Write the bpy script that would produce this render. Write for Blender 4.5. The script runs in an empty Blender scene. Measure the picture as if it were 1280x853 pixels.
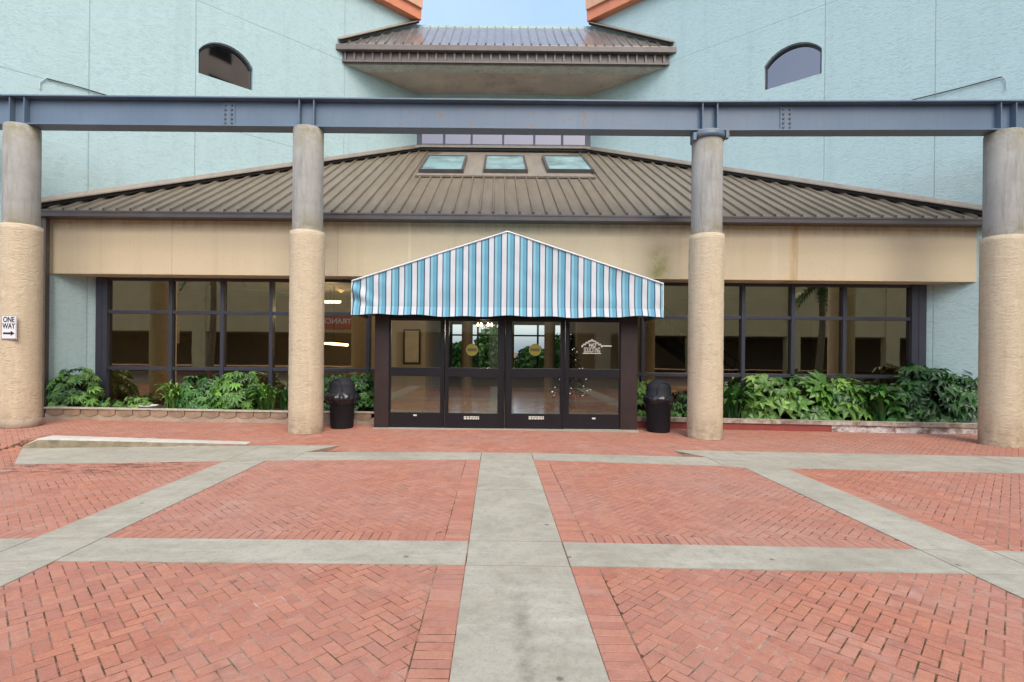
import bpy, math, random
from mathutils import Vector, Matrix, noise

random.seed(7)
R = math.radians
C = bpy.context.scene.collection
SC = bpy.context.scene

# ------------------------------------------------------------------ camera
ROLL = R(0.53)
F, CX, CY, HC = 650.0, 620.0, 439.0, 1.6
cam_d = bpy.data.cameras.new("camera")
cam = bpy.data.objects.new("camera", cam_d)
C.objects.link(cam)
cam.location = (0, 0, HC)
cam.rotation_euler = (R(90), -ROLL, 0)
cam_d.sensor_width = 36.0
cam_d.lens = 36.0 * F / 1280
cam_d.shift_x = (640 - CX) / 1280
cam_d.shift_y = (CY - 426.5) / 1280
cam_d.clip_start = 0.05
cam_d.clip_end = 2000
SC.camera = cam

# ------------------------------------------------------------------ world, sun, exposure
SUN_EL, SUN_AZ = 48.0, 164.0          # azimuth from +Y clockwise: behind the camera, to its right
w = bpy.data.worlds.new("World")
SC.world = w
w.use_nodes = True
nt = w.node_tree
bg = nt.nodes["Background"]
sky = nt.nodes.new("ShaderNodeTexSky")
sky.sky_type = 'NISHITA'
sky.sun_disc = False
sky.sun_elevation = R(SUN_EL)
sky.sun_rotation = R(SUN_AZ)
sky.air_density = 1.0
sky.dust_density = 3.0
sky.ozone_density = 1.0
# thin bright cloud veil over the blue
tcw = nt.nodes.new("ShaderNodeTexCoord"); nzw = nt.nodes.new("ShaderNodeTexNoise"); rmp = nt.nodes.new("ShaderNodeValToRGB"); mxw = nt.nodes.new("ShaderNodeMix")
nzw.inputs['Scale'].default_value = 2.2; nzw.inputs['Detail'].default_value = 7
rmp.color_ramp.elements[0].position = 0.3; rmp.color_ramp.elements[0].color = (0.45, 0.8, 1.3, 1)
rmp.color_ramp.elements[1].position = 0.75; rmp.color_ramp.elements[1].color = (1.5, 1.75, 2.0, 1)
mxw.data_type = 'RGBA'; mxw.blend_type = 'ADD'; mxw.inputs[0].default_value = 1.0
nt.links.new(tcw.outputs['Generated'], nzw.inputs['Vector']); nt.links.new(nzw.outputs['Fac'], rmp.inputs[0])
nt.links.new(sky.outputs[0], mxw.inputs[6]); nt.links.new(rmp.outputs[0], mxw.inputs[7])
nt.links.new(mxw.outputs[2], bg.inputs[0])
bg.inputs[1].default_value = 0.15
sun_d = bpy.data.lights.new("sun", 'SUN')
sun_d.energy = 1.0
sun_d.angle = R(42)
sun_d.color = (1.0, 0.91, 0.78)
sun = bpy.data.objects.new("sun", sun_d)
C.objects.link(sun)
sd = Vector((math.sin(R(SUN_AZ)) * math.cos(R(SUN_EL)), math.cos(R(SUN_AZ)) * math.cos(R(SUN_EL)), math.sin(R(SUN_EL))))
sun.rotation_euler = sd.to_track_quat('Z', 'Y').to_euler()
sun.location = (6, -8, 20)
vs = SC.view_settings
vs.view_transform = 'Standard'
vs.look = 'None'
vs.gamma = 1.0
vs.use_curve_mapping = False
vs.exposure = 0.82
SC.render.engine = 'CYCLES'
SC.cycles.max_bounces = 8
SC.cycles.transparent_max_bounces = 12

# ------------------------------------------------------------------ measuring helpers
def ray(px, py):
    u, v = px - CX, CY - py
    c, s = math.cos(ROLL), math.sin(ROLL)
    return (u * c - v * s) / F, (u * s + v * c) / F

def at(px, py, Y):
    a, b = ray(px, py)
    return Vector((a * Y, Y, HC + b * Y))

def gz(x, y=20.0):
    x = max(-13.0, min(13.0, x))
    if x > 0.5:
        return -0.011 * (x - 0.5)
    hi = 0.012 * (-4 - x) if x < -4 else 0.0
    lo = 0.021 * (x + 3.4) if x < -3.4 else 0.0
    if x < -7.9:                                   # left of the kerb the paving ramps up
        t = max(0.0, min(1.0, (y - 7.9) / 1.6)); k = min(1.0, (-7.9 - x) / 0.05)
        ramp = lo + (hi - lo) * t
        return ramp * k + (hi if y >= 8.675 else lo) * (1 - k)
    return hi if y >= 8.675 else lo

def ground(px, py):
    a, b = ray(px, py)
    Y = -HC / b
    for _ in range(6):
        Y = (gz(a * Y, Y) - HC) / b
    return Vector((a * Y, Y, gz(a * Y, Y)))

# ------------------------------------------------------------------ mesh helpers
class MB:
    def __init__(self):
        self.v, self.f, self.m, self.s = [], [], [], []
        self.cols = None
    def face(self, pts, m=0, smooth=False):
        n = len(self.v)
        self.v += [tuple(p) for p in pts]
        self.f.append(tuple(range(n, n + len(pts))))
        self.m.append(m); self.s.append(smooth)
    def grid(self, rows, m=0, smooth=True, closed=False):
        n0 = len(self.v)
        nc = len(rows[0])
        for r in rows:
            self.v += [tuple(p) for p in r]
        for i in range(len(rows) - 1):
            for j in range(nc if closed else nc - 1):
                a = n0 + i * nc + j
                b = n0 + i * nc + (j + 1) % nc
                self.f.append((a, b, b + nc, a + nc)); self.m.append(m); self.s.append(smooth)
    def box(self, x0, x1, y0, y1, z0, z1, m=0, skip=''):
        p = [(x0, y0, z0), (x1, y0, z0), (x1, y1, z0), (x0, y1, z0), (x0, y0, z1), (x1, y0, z1), (x1, y1, z1), (x0, y1, z1)]
        n = len(self.v)
        self.v += p
        for k, q in (('b', (0, 3, 2, 1)), ('t', (4, 5, 6, 7)), ('f', (0, 1, 5, 4)), ('k', (2, 3, 7, 6)), ('l', (0, 4, 7, 3)), ('r', (1, 2, 6, 5))):
            if k in skip: continue
            self.f.append(tuple(n + i for i in q)); self.m.append(m); self.s.append(False)
    def obox(self, c, ax, ay, az, m=0):          # centre and three half-axis vectors
        c, ax, ay, az = map(Vector, (c, ax, ay, az))
        n = len(self.v)
        for sx, sy, sz in ((-1,-1,-1),(1,-1,-1),(1,1,-1),(-1,1,-1),(-1,-1,1),(1,-1,1),(1,1,1),(-1,1,1)):
            self.v.append(tuple(c + ax * sx + ay * sy + az * sz))
        for q in ((0,3,2,1),(4,5,6,7),(0,1,5,4),(2,3,7,6),(0,4,7,3),(1,2,6,5)):
            self.f.append(tuple(n + i for i in q)); self.m.append(m); self.s.append(False)
    def bar(self, a, b, w, h, up=(0, 0, 1), m=0):
        a, b, up = Vector(a), Vector(b), Vector(up)
        d = b - a
        s = d.cross(up).normalized()
        t = s.cross(d).normalized()
        self.obox((a + b) / 2, d / 2, s * w / 2, t * h / 2, m)
    def tube(self, pts, r, n=8, m=0, caps=True, rr=None):
        pts = [Vector(p) for p in pts]
        rows = []
        prev = None
        for i, p in enumerate(pts):
            d = (pts[min(i + 1, len(pts) - 1)] - pts[max(i - 1, 0)]).normalized()
            ref = Vector((0, 0, 1)) if abs(d.z) < 0.9 else Vector((1, 0, 0))
            s = d.cross(ref).normalized() if prev is None else (prev - d * prev.dot(d)).normalized()
            prev = s
            t = d.cross(s)
            q = rr[i] if rr else r
            rows.append([p + (s * math.cos(2 * math.pi * k / n) + t * math.sin(2 * math.pi * k / n)) * q for k in range(n)])
        self.grid(rows, m, True, True)
        if caps:
            self.face(rows[0][::-1], m); self.face(rows[-1], m)
    def lathe(self, prof, c=(0, 0, 0), n=32, m=0, wob=0.0, caps=True):
        rows = []
        for (r, z) in prof:
            rows.append([(c[0] + r * (1 + (wob * noise.noise(Vector((math.cos(2*math.pi*k/n)*2, math.sin(2*math.pi*k/n)*2, z*3))) if wob else 0)) * math.cos(2 * math.pi * k / n),
                          c[1] + r * math.sin(2 * math.pi * k / n), c[2] + z) for k in range(n)])
        self.grid(rows, m, True, True)
        if caps:
            self.face(rows[0][::-1], m); self.face(rows[-1], m)
    def build(self, name, mats, parent=None, bevel=0.0, loc=None, rotz=None):
        me = bpy.data.meshes.new(name)
        me.from_pydata(self.v, [], self.f)
        if not isinstance(mats, (list, tuple)): mats = [mats]
        for q in mats: me.materials.append(q)
        me.polygons.foreach_set('material_index', self.m)
        me.polygons.foreach_set('use_smooth', self.s)
        if self.cols:
            ca = me.color_attributes.new('tone', 'FLOAT_COLOR', 'CORNER')
            buf = []
            for f, c in zip(self.f, self.cols):
                buf += list(c) * len(f)
            ca.data.foreach_set('color', buf)
        me.update()
        o = bpy.data.objects.new(name, me)
        C.objects.link(o)
        if parent: o.parent = parent
        if loc is not None: o.location = loc
        if rotz is not None: o.rotation_euler = (0, 0, rotz)
        if bevel:
            b = o.modifiers.new('bevel', 'BEVEL'); b.width = bevel; b.segments = 2; b.limit_method = 'ANGLE'; b.angle_limit = R(40)
        return o

def tag(o, label=None, cat=None, group=None, kind=None):
    if label: o['label'] = label
    if cat: o['category'] = cat
    if group: o['group'] = group
    if kind: o['kind'] = kind
    return o

def empty(name, loc=(0, 0, 0), rz=0.0, label=None, cat=None, group=None):
    o = bpy.data.objects.new(name, None)
    C.objects.link(o)
    o.location = loc; o.rotation_euler = (0, 0, rz)
    o.empty_display_size = 0.2
    return tag(o, label, cat, group)

def copy_tree(o, parent=None):
    c = o.copy(); C.objects.link(c)
    if parent: c.parent = parent
    for ch in list(o.children): copy_tree(ch, c)
    return c

def text(name, body, size, mt, parent, loc, rot=(R(90), 0, 0), ex=0.002, sx=1.0, bold=0.0):
    cu = bpy.data.curves.new(name, 'FONT')
    cu.body = body; cu.size = size; cu.extrude = ex; cu.offset = bold
    cu.align_x = 'CENTER'; cu.align_y = 'CENTER'
    t = bpy.data.objects.new(name + '_tmp', cu)
    C.objects.link(t)
    me = bpy.data.meshes.new_from_object(t.evaluated_get(bpy.context.evaluated_depsgraph_get()))
    bpy.data.objects.remove(t); bpy.data.curves.remove(cu)
    me.name = name
    me.materials.clear(); me.materials.append(mt)
    o = bpy.data.objects.new(name, me)
    C.objects.link(o)
    o.location = loc; o.rotation_euler = rot; o.scale = (sx, 1, 1)
    if parent: o.parent = parent
    return o

# ------------------------------------------------------------------ materials
class NT:
    def __init__(self, name):
        self.mat = bpy.data.materials.new(name)
        self.mat.use_nodes = True
        self.t = self.mat.node_tree
        self.b = self.t.nodes['Principled BSDF']
        self.out = self.t.nodes['Material Output']
    def n(self, typ, **kw):
        x = self.t.nodes.new(typ)
        for k, v in kw.items(): setattr(x, k, v)
        return x
    def l(self, a, b): self.t.links.new(a, b)
    def coord(self, kind='Object', scale=(1, 1, 1), rot=(0, 0, 0), loc=(0, 0, 0)):
        tc = self.n('ShaderNodeTexCoord'); mp = self.n('ShaderNodeMapping')
        mp.inputs['Scale'].default_value = scale; mp.inputs['Rotation'].default_value = rot; mp.inputs['Location'].default_value = loc
        self.l(tc.outputs[kind], mp.inputs[0])
        return mp.outputs[0]
    def noise(self, vec, scale, detail=4, rough=0.55, dist=0.0):
        x = self.n('ShaderNodeTexNoise'); x.inputs['Scale'].default_value = scale; x.inputs['Detail'].default_value = detail
        x.inputs['Roughness'].default_value = rough; x.inputs['Distortion'].default_value = dist
        self.l(vec, x.inputs['Vector'])
        return x.outputs['Fac']
    def ramp(self, fac, a, b, ca=(0, 0, 0, 1), cb=(1, 1, 1, 1), mode='LINEAR'):
        x = self.n('ShaderNodeValToRGB'); e = x.color_ramp.elements
        x.color_ramp.interpolation = mode
        e[0].position = a; e[0].color = ca if len(ca) == 4 else (*ca, 1)
        e[1].position = b; e[1].color = cb if len(cb) == 4 else (*cb, 1)
        self.l(fac, x.inputs[0])
        return x.outputs[0]
    def mix(self, fac, a, b, mode='MIX'):
        x = self.n('ShaderNodeMix', data_type='RGBA', blend_type=mode)
        for s, v in ((x.inputs[0], fac), (x.inputs[6], a), (x.inputs[7], b)):
            if isinstance(v, (int, float)): s.default_value = v
            elif isinstance(v, tuple): s.default_value = v if len(v) == 4 else (*v, 1)
            else: self.l(v, s)
        return x.outputs[2]
    def math(self, op, a, b=0.0, c=0.0):
        x = self.n('ShaderNodeMath', operation=op)
        for i, v in enumerate((a, b, c)):
            if isinstance(v, (int, float)): x.inputs[i].default_value = v
            else: self.l(v, x.inputs[i])
        return x.outputs[0]
    def xyz(self, vec):
        x = self.n('ShaderNodeSeparateXYZ'); self.l(vec, x.inputs[0]); return x.outputs
    def band(self, v, c, hw, soft):       # 1 inside |v-c|<hw, falling to 0 over soft
        d = self.math('ABSOLUTE', self.math('SUBTRACT', v, c))
        mr = self.n('ShaderNodeMapRange'); mr.inputs[1].default_value = hw; mr.inputs[2].default_value = hw + soft
        mr.inputs[3].default_value = 1; mr.inputs[4].default_value = 0
        self.l(d, mr.inputs[0]); return mr.outputs[0]
    def bump(self, h, strength=0.3, dist=0.01, normal=None):
        x = self.n('ShaderNodeBump'); x.inputs['Strength'].default_value = strength; x.inputs['Distance'].default_value = dist
        self.l(h, x.inputs['Height'])
        if normal: self.l(normal, x.inputs['Normal'])
        self.l(x.outputs[0], self.b.inputs['Normal'])
        return x.outputs[0]
    def col(self, c):
        if isinstance(c, tuple): self.b.inputs['Base Color'].default_value = (*c, 1) if len(c) == 3 else c
        else: self.l(c, self.b.inputs['Base Color'])
    def set(self, rough=0.6, metal=0.0, spec=0.5):
        self.b.inputs['Roughness'].default_value = rough
        self.b.inputs['Metallic'].default_value = metal
        self.b.inputs['Specular IOR Level'].default_value = spec
        return self.mat

def simple(name, c, rough=0.5, metal=0.0, var=0.12, vs_=3.0, bump=0.0, bs=40.0, spec=0.5, dirt=None):
    q = NT(name); v = q.coord()
    f = q.noise(v, vs_, 5)
    a = tuple(x * (1 - var) for x in c); b = tuple(min(1, x * (1 + var)) for x in c)
    cc = q.ramp(f, 0.3, 0.7, a, b)
    if dirt:
        g = q.ramp(q.noise(v, vs_ * 2.3, 8, 0.7), 0.55, 0.75)
        cc = q.mix(g, cc, dirt)
    q.col(cc)
    if bump: q.bump(q.noise(v, bs, 4), bump, 0.01)
    return q.set(rough, metal, spec)

def stucco(name, c, joints_u=(), joints_z=(), stroke=(3.0, 3.0, 7.0), strength=0.6, stains=None, rot=(0, 0, 0), dark=0.8):
    q = NT(name); v0 = q.coord(); v = q.coord(scale=stroke, rot=rot)
    h1 = q.noise(v, 3.2, 6, 0.62, 1.6)
    h2 = q.noise(v0, 42, 3, 0.6)
    big = q.noise(v0, 0.55, 4, 0.6)
    hh = q.math('ADD', h1, q.math('MULTIPLY', h2, 0.22))
    base = q.ramp(h1, 0.36, 0.52, tuple(x * dark for x in c), c)
    base = q.mix(q.ramp(big, 0.3, 0.75), base, tuple(x * 0.87 for x in c), 'MIX') if False else q.mix(q.math('MULTIPLY', q.ramp(big, 0.35, 0.75), 0.35), base, tuple(x * 0.84 for x in c))
    x, y, z = q.xyz(v0)
    g = None
    for u in joints_u:
        b = q.band(x, u, 0.008, 0.006); g = b if g is None else q.math('MAXIMUM', g, b)
    for zz in joints_z:
        b = q.band(z, zz, 0.006, 0.006); g = b if g is None else q.math('MAXIMUM', g, b)
    if g is not None:
        base = q.mix(q.math('MULTIPLY', g, 0.33), base, tuple(k * 0.35 for k in c))
        hh = q.math('SUBTRACT', hh, q.math('MULTIPLY', g, 0.8))
    # faint rain streaks
    st = q.noise(q.coord(scale=(2.6, 2.6, 0.12)), 1.0, 6, 0.65)
    base = q.mix(q.math('MULTIPLY', q.ramp(st, 0.52, 0.74), 0.24), base, tuple(k * 0.55 for k in c))
    if stains: base = stains(q, base, x, y, z, v0)
    q.col(base)
    q.bump(hh, strength, 0.02)
    return q.set(0.85, 0, 0.25)

def glass(name, tint, refl, fac, rough=0.01):
    q = NT(name)
    q.t.nodes.remove(q.b)
    tr = q.n('ShaderNodeBsdfTransparent'); tr.inputs[0].default_value = (*tint, 1)
    gl = q.n('ShaderNodeBsdfGlossy'); gl.inputs[0].default_value = (*refl, 1); gl.inputs['Roughness'].default_value = rough
    fr = q.n('ShaderNodeFresnel'); fr.inputs[0].default_value = 1.5
    v = q.coord()
    bp = q.n('ShaderNodeBump'); bp.inputs['Strength'].default_value = 0.02; bp.inputs['Distance'].default_value = 0.02
    q.l(q.noise(v, 1.3, 2), bp.inputs['Height']); q.l(bp.outputs[0], gl.inputs['Normal'])
    m = q.math('ADD', q.math('MULTIPLY', fr.outputs[0], 0.9), fac)
    mx = q.n('ShaderNodeMixShader')
    q.l(m, mx.inputs[0]); q.l(tr.outputs[0], mx.inputs[1]); q.l(gl.outputs[0], mx.inputs[2])
    q.l(mx.outputs[0], q.out.inputs[0])
    return q.mat

def emit(name, c, s):
    q = NT(name)
    q.b.inputs['Base Color'].default_value = (*c, 1)
    q.b.inputs['Emission Color'].default_value = (*c, 1)
    q.b.inputs['Emission Strength'].default_value = s
    return q.mat

# tower wall frames (plan lines that run back from the front corners to the recessed middle)
LA, LB = Vector((-9.98, 11.6, 0)), Vector((-2.88, 18.2, 0))
RA, RB = Vector((10.70, 11.6, 0)), Vector((3.22, 18.2, 0))
def wallx_l(Y): return LA.x + (Y - LA.y) * (LB.x - LA.x) / (LB.y - LA.y)
def wallx_r(Y): return RA.x + (Y - RA.y) * (RB.x - RA.x) / (RB.y - RA.y)
LEN_L, LEN_R = (LB - LA).length, (RB - RA).length
DIR_L = (LB - LA).normalized()
DIR_R = (RA - RB).normalized()
def on_wall(px, py, left=True):              # local (u, z) of a measured point on a tower face
    a, b = ray(px, py)
    P, D = (LA, DIR_L) if left else (RB, DIR_R)
    # a*Y = P.x + u*D.x ; Y = P.y + u*D.y
    u = (P.x - a * P.y) / (a * D.y - D.x)
    Y = P.y + u * D.y
    return u, HC + b * Y

TEAL = (0.42, 0.57, 0.58)
jl = [on_wall(p, 60)[0] for p in (112, 245, 431)]
jr = [on_wall(p, 60, False)[0] for p in (1031, 1169)]
zl = [on_wall(300, 23)[1], on_wall(336, 176)[1]]
zr = [on_wall(900, 55, False)[1]]
M = {}
M['teal_l'] = stucco('teal_stucco_west', TEAL, jl, zl, (2.2, 2.2, 5.5), 0.6, rot=(0, R(28), 0), dark=0.85)
M['teal_r'] = stucco('teal_stucco_east', TEAL, jr, zr, (2.2, 2.2, 5.5), 0.6, rot=(0, R(-28), 0), dark=0.85)
M['teal'] = stucco('teal_stucco', TEAL, (), (), (2.2, 2.2, 5.5), 0.5, dark=0.86)
CREAM = (0.60, 0.50, 0.34)

def fascia_stain(q, base, x, y, z, v0):
    nz = q.noise(v0, 3.0, 6, 0.7)
    nzs = q.noise(q.coord(scale=(3, 3, 0.5)), 2.0, 6, 0.7)
    # algae near the top edge
    top = q.n('ShaderNodeMapRange'); top.inputs[1].default_value = 4.15; top.inputs[2].default_value = 4.5
    q.l(z, top.inputs[0])
    base = q.mix(q.math('MULTIPLY', q.math('MULTIPLY', top.outputs[0], q.ramp(nzs, 0.4, 0.65)), 0.55), base, (0.26, 0.21, 0.08))
    # green blot above the right end of the awning
    b = q.math('MULTIPLY', q.band(x, 3.62, 0.06, 0.32), q.band(z, 3.5, 0.2, 0.35))
    base = q.mix(q.math('MULTIPLY', b, q.ramp(nz, 0.3, 0.6, (0, 0, 0, 1), (0.75, 0.75, 0.75, 1))), base, (0.22, 0.22, 0.045))
    # rust and lime runs
    b = q.math('MULTIPLY', q.band(x, 6.62, 0.035, 0.09), q.ramp(nzs, 0.25, 0.6))
    base = q.mix(q.math('MULTIPLY', b, 0.6), base, (0.42, 0.24, 0.08))
    b = q.math('MULTIPLY', q.band(x, 6.2, 0.03, 0.06), q.ramp(nzs, 0.25, 0.6))
    base = q.mix(q.math('MULTIPLY', b, 0.35), base, (0.72, 0.62, 0.48))
    b = q.math('MULTIPLY', q.band(x, -1.95, 0.012, 0.03), q.ramp(nz, 0.2, 0.6))
    base = q.mix(q.math('MULTIPLY', b, 0.4), base, (0.75, 0.65, 0.48))
    for u in (-7.25, -3.55, 4.9, 6.7):
        g = q.band(x, u, 0.004, 0.006)
        base = q.mix(q.math('MULTIPLY', g, 0.45), base, (0.25, 0.19, 0.11))
    return base
M['fascia'] = stucco('cream_fascia_render', CREAM, (), (), (10, 10, 7), 0.22, fascia_stain, dark=0.93)
def shaft_stain(q, base, x, y, z, v0):
    mr = q.n('ShaderNodeMapRange'); mr.inputs[1].default_value = 0.55; mr.inputs[2].default_value = 0.0; q.l(z, mr.inputs[0])
    a = q.math('MULTIPLY', mr.outputs[0], q.ramp(q.noise(v0, 5, 6, 0.7), 0.35, 0.65))
    base = q.mix(q.math('MULTIPLY', a, 0.7), base, (0.24, 0.17, 0.11))
    a = q.ramp(q.noise(q.coord(scale=(5, 5, 0.5)), 1.3, 6, 0.7), 0.53, 0.72)
    base = q.mix(q.math('MULTIPLY', a, 0.3), base, (0.33, 0.26, 0.16))
    a = q.ramp(q.noise(v0, 11, 4, 0.6), 0.70, 0.73)
    return q.mix(q.math('MULTIPLY', a, 0.6), base, (0.28, 0.24, 0.18))
M['cream_rough'] = stucco('rough_cream_stucco', (0.61, 0.51, 0.36), (), (), (2.0, 2.0, 6.5), 1.0, shaft_stain, rot=(R(12), R(10), 0), dark=0.84)

def col_conc():
    q = NT('weathered_column_concrete'); v = q.coord()
    n1 = q.noise(v, 1.5, 6, 0.65); n2 = q.noise(q.coord(scale=(6, 6, 0.5)), 1.6, 6, 0.7); n3 = q.noise(v, 60, 3)
    c = q.ramp(n1, 0.3, 0.7, (0.27, 0.265, 0.245), (0.40, 0.395, 0.365))
    c = q.mix(q.math('MULTIPLY', q.ramp(n2, 0.52, 0.72), 0.6), c, (0.16, 0.15, 0.13))
    x, y, z = q.xyz(v)
    mr = q.n('ShaderNodeMapRange'); mr.inputs[1].default_value = 5.2; mr.inputs[2].default_value = 5.85; q.l(z, mr.inputs[0])
    a = q.math('MULTIPLY', mr.outputs[0], q.ramp(q.noise(v, 4, 6, 0.7), 0.4, 0.62))
    c = q.mix(q.math('MULTIPLY', a, 0.8), c, (0.20, 0.17, 0.06))
    mr = q.n('ShaderNodeMapRange'); mr.inputs[1].default_value = 4.3; mr.inputs[2].default_value = 3.9; q.l(z, mr.inputs[0])
    a = q.math('MULTIPLY', mr.outputs[0], q.ramp(q.noise(v, 3, 6, 0.7), 0.42, 0.6))
    c = q.mix(q.math('MULTIPLY', a, 0.75), c, (0.17, 0.15, 0.055))
    q.col(c)
    q.bump(q.math('ADD', n3, n1), 0.25, 0.01)
    return q.set(0.85, 0, 0.3)
M['column_concrete'] = col_conc()

def slab_conc():
    q = NT('paving_concrete'); v = q.coord()
    n1 = q.noise(v, 0.9, 7, 0.65); n2 = q.noise(v, 7, 6, 0.7); n3 = q.noise(v, 160, 2)
    c = q.ramp(n1, 0.3, 0.72, (0.31, 0.285, 0.215), (0.45, 0.417, 0.335))
    c = q.mix(q.math('MULTIPLY', q.ramp(n2, 0.48, 0.7), 0.5), c, (0.215, 0.20, 0.15))
    nb = q.noise(q.coord(scale=(0.7, 5, 1)), 1.4, 7, 0.7)
    c = q.mix(q.math('MULTIPLY', q.ramp(nb, 0.54, 0.7), 0.5), c, (0.55, 0.53, 0.45))
    c = q.mix(q.math('MULTIPLY', q.ramp(q.noise(v, 2.2, 8, 0.75, 0.8), 0.5, 0.68), 0.45), c, (0.20, 0.178, 0.12))
    c = q.mix(q.math('MULTIPLY', q.ramp(q.noise(v, 38, 4, 0.75), 0.5, 0.7), 0.4), c, (0.17, 0.155, 0.115))
    c = q.mix(q.math('MULTIPLY', q.ramp(n3, 0.35, 0.7), 0.25), c, (0.48, 0.46, 0.41))
    x, y, z = q.xyz(v)
    # round gum spots
    vo = q.n('ShaderNodeTexVoronoi'); vo.inputs['Scale'].default_value = 2.3; q.l(v, vo.inputs['Vector'])
    sp = q.ramp(vo.outputs['Distance'], 0.035, 0.06, (1, 1, 1, 1), (0, 0, 0, 1))
    c = q.mix(q.math('MULTIPLY', sp, 0.7), c, (0.09, 0.075, 0.06))
    # damp run down the middle walk
    nx = q.math('ADD', x, q.math('MULTIPLY', q.math('SUBTRACT', q.noise(v, 5, 4, 0.7), 0.5), 0.18))
    b = q.math('MULTIPLY', q.band(nx, 0.17, 0.012, 0.05), q.band(y, 2.85, 0.3, 0.5))
    b = q.math('MULTIPLY', b, q.ramp(q.noise(v, 9, 5, 0.7), 0.35, 0.6))
    c = q.mix(q.math('MULTIPLY', b, 0.5), c, (0.13, 0.115, 0.085))
    q.col(c); q.bump(q.math('ADD', n3, q.math('MULTIPLY', n2, 0.6)), 0.3, 0.004)
    return q.set(0.8, 0, 0.3)
M['concrete'] = slab_conc()

def brick_mat():
    q = NT('brick_pavers'); v = q.coord()
    at_ = q.n('ShaderNodeAttribute', attribute_name='tone')
    n1 = q.noise(v, 24, 6, 0.7); n2 = q.noise(v, 0.5, 6, 0.65); n3 = q.noise(v, 130, 3, 0.7)
    c = q.mix(q.math('MULTIPLY', q.ramp(n1, 0.4, 0.72), 0.45), at_.outputs['Color'], (0.22, 0.075, 0.055))
    c = q.mix(q.math('MULTIPLY', q.ramp(n3, 0.5, 0.7), 0.5), c, (0.62, 0.34, 0.25))
    c = q.mix(q.math('MULTIPLY', q.ramp(n2, 0.38, 0.66), 0.55), c, (0.38, 0.235, 0.195))
    n7 = q.noise(v, 3.3, 8, 0.75, 0.5)
    c = q.mix(q.math('MULTIPLY', q.ramp(n7, 0.52, 0.68), 0.45), c, (0.21, 0.085, 0.06))
    # whitish salts rubbed over the faces
    n4 = q.noise(v, 1.6, 8, 0.72)
    c = q.mix(q.math('MULTIPLY', q.ramp(n4, 0.54, 0.72), 0.42), c, (0.54, 0.37, 0.30))
    x, y, z = q.xyz(v)
    n5 = q.noise(q.coord(scale=(1, 2.6, 1)), 3.2, 5, 0.65)
    d = q.math('MULTIPLY', q.band(x, -5.6, 1.0, 0.8), q.band(y, 7.2, 0.25, 0.35))
    d = q.math('MULTIPLY', d, q.ramp(n5, 0.5, 0.56))
    d2 = q.ramp(q.noise(v, 2.4, 3, 0.5), 0.735, 0.76)
    d = q.math('MAXIMUM', d, d2)
    c = q.mix(q.math('MULTIPLY', d, 0.72), c, (0.10, 0.035, 0.03))
    q.col(c); q.bump(q.math('ADD', n3, n1), 0.35, 0.003)
    return q.set(0.82, 0, 0.3)
M['brick'] = brick_mat()

def grout_mat():
    q = NT('paving_joint_sand'); v = q.coord()
    n = q.noise(v, 1.1, 6, 0.7); n2 = q.noise(v, 14, 4)
    c = q.ramp(n, 0.46, 0.66, (0.075, 0.055, 0.03), (0.46, 0.38, 0.31))
    c = q.mix(q.math('MULTIPLY', q.ramp(n2, 0.45, 0.75), 0.35), c, (0.10, 0.085, 0.05))
    c = q.mix(q.ramp(q.noise(v, 7, 5, 0.7), 0.47, 0.58), c, (0.33, 0.135, 0.09))
    q.col(c); return q.set(0.95, 0, 0.1)
M['grout'] = grout_mat()
M['asphalt'] = simple('asphalt', (0.055, 0.055, 0.055), 0.9, var=0.2, vs_=4, bump=0.3, bs=200)

def roof_mat(name, c, metal=0.0, rough=0.45):
    q = NT(name); v = q.coord()
    n1 = q.noise(q.coord(scale=(4, 0.6, 0.6)), 1.6, 6, 0.65); n2 = q.noise(v, 18, 5, 0.7)
    cc = q.ramp(n1, 0.3, 0.72, tuple(k * 0.8 for k in c), tuple(k * 1.15 for k in c))
    cc = q.mix(q.math('MULTIPLY', q.ramp(n2, 0.52, 0.75), 0.4), cc, tuple(k * 0.6 for k in c))
    q.col(cc); q.bump(n2, 0.08, 0.005)
    return q.set(rough, metal, 0.5)
M['roof'] = roof_mat('brown_standing_seam_metal', (0.195, 0.16, 0.115))
M['roof_up'] = roof_mat('grey_brown_roof_metal', (0.36, 0.32, 0.29), 0.6, 0.22)
M['flash'] = roof_mat('weathered_roof_flashing', (0.27, 0.235, 0.19))
M['gutter'] = simple('dark_brown_gutter_paint', (0.085, 0.075, 0.075), 0.4, var=0.15)
M['gutter_up'] = simple('brown_fascia_paint', (0.12, 0.098, 0.09), 0.45, var=0.15)
M['closure'] = simple('dark_seam_closure', (0.03, 0.025, 0.02), 0.8)
M['soffit'] = simple('stained_soffit_board', (0.50, 0.40, 0.33), 0.8, var=0.18, vs_=1.2, bump=0.1, bs=30, dirt=(0.30, 0.22, 0.17))
M['lip'] = simple('pale_soffit_edge', (0.48, 0.46, 0.41), 0.8, var=0.15, vs_=4, dirt=(0.14, 0.11, 0.09))
M['orange'] = simple('orange_cornice_paint', (0.60, 0.22, 0.115), 0.6, var=0.08)
M['salmon'] = simple('salmon_cornice_paint', (0.60, 0.34, 0.21), 0.6, var=0.08)

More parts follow.
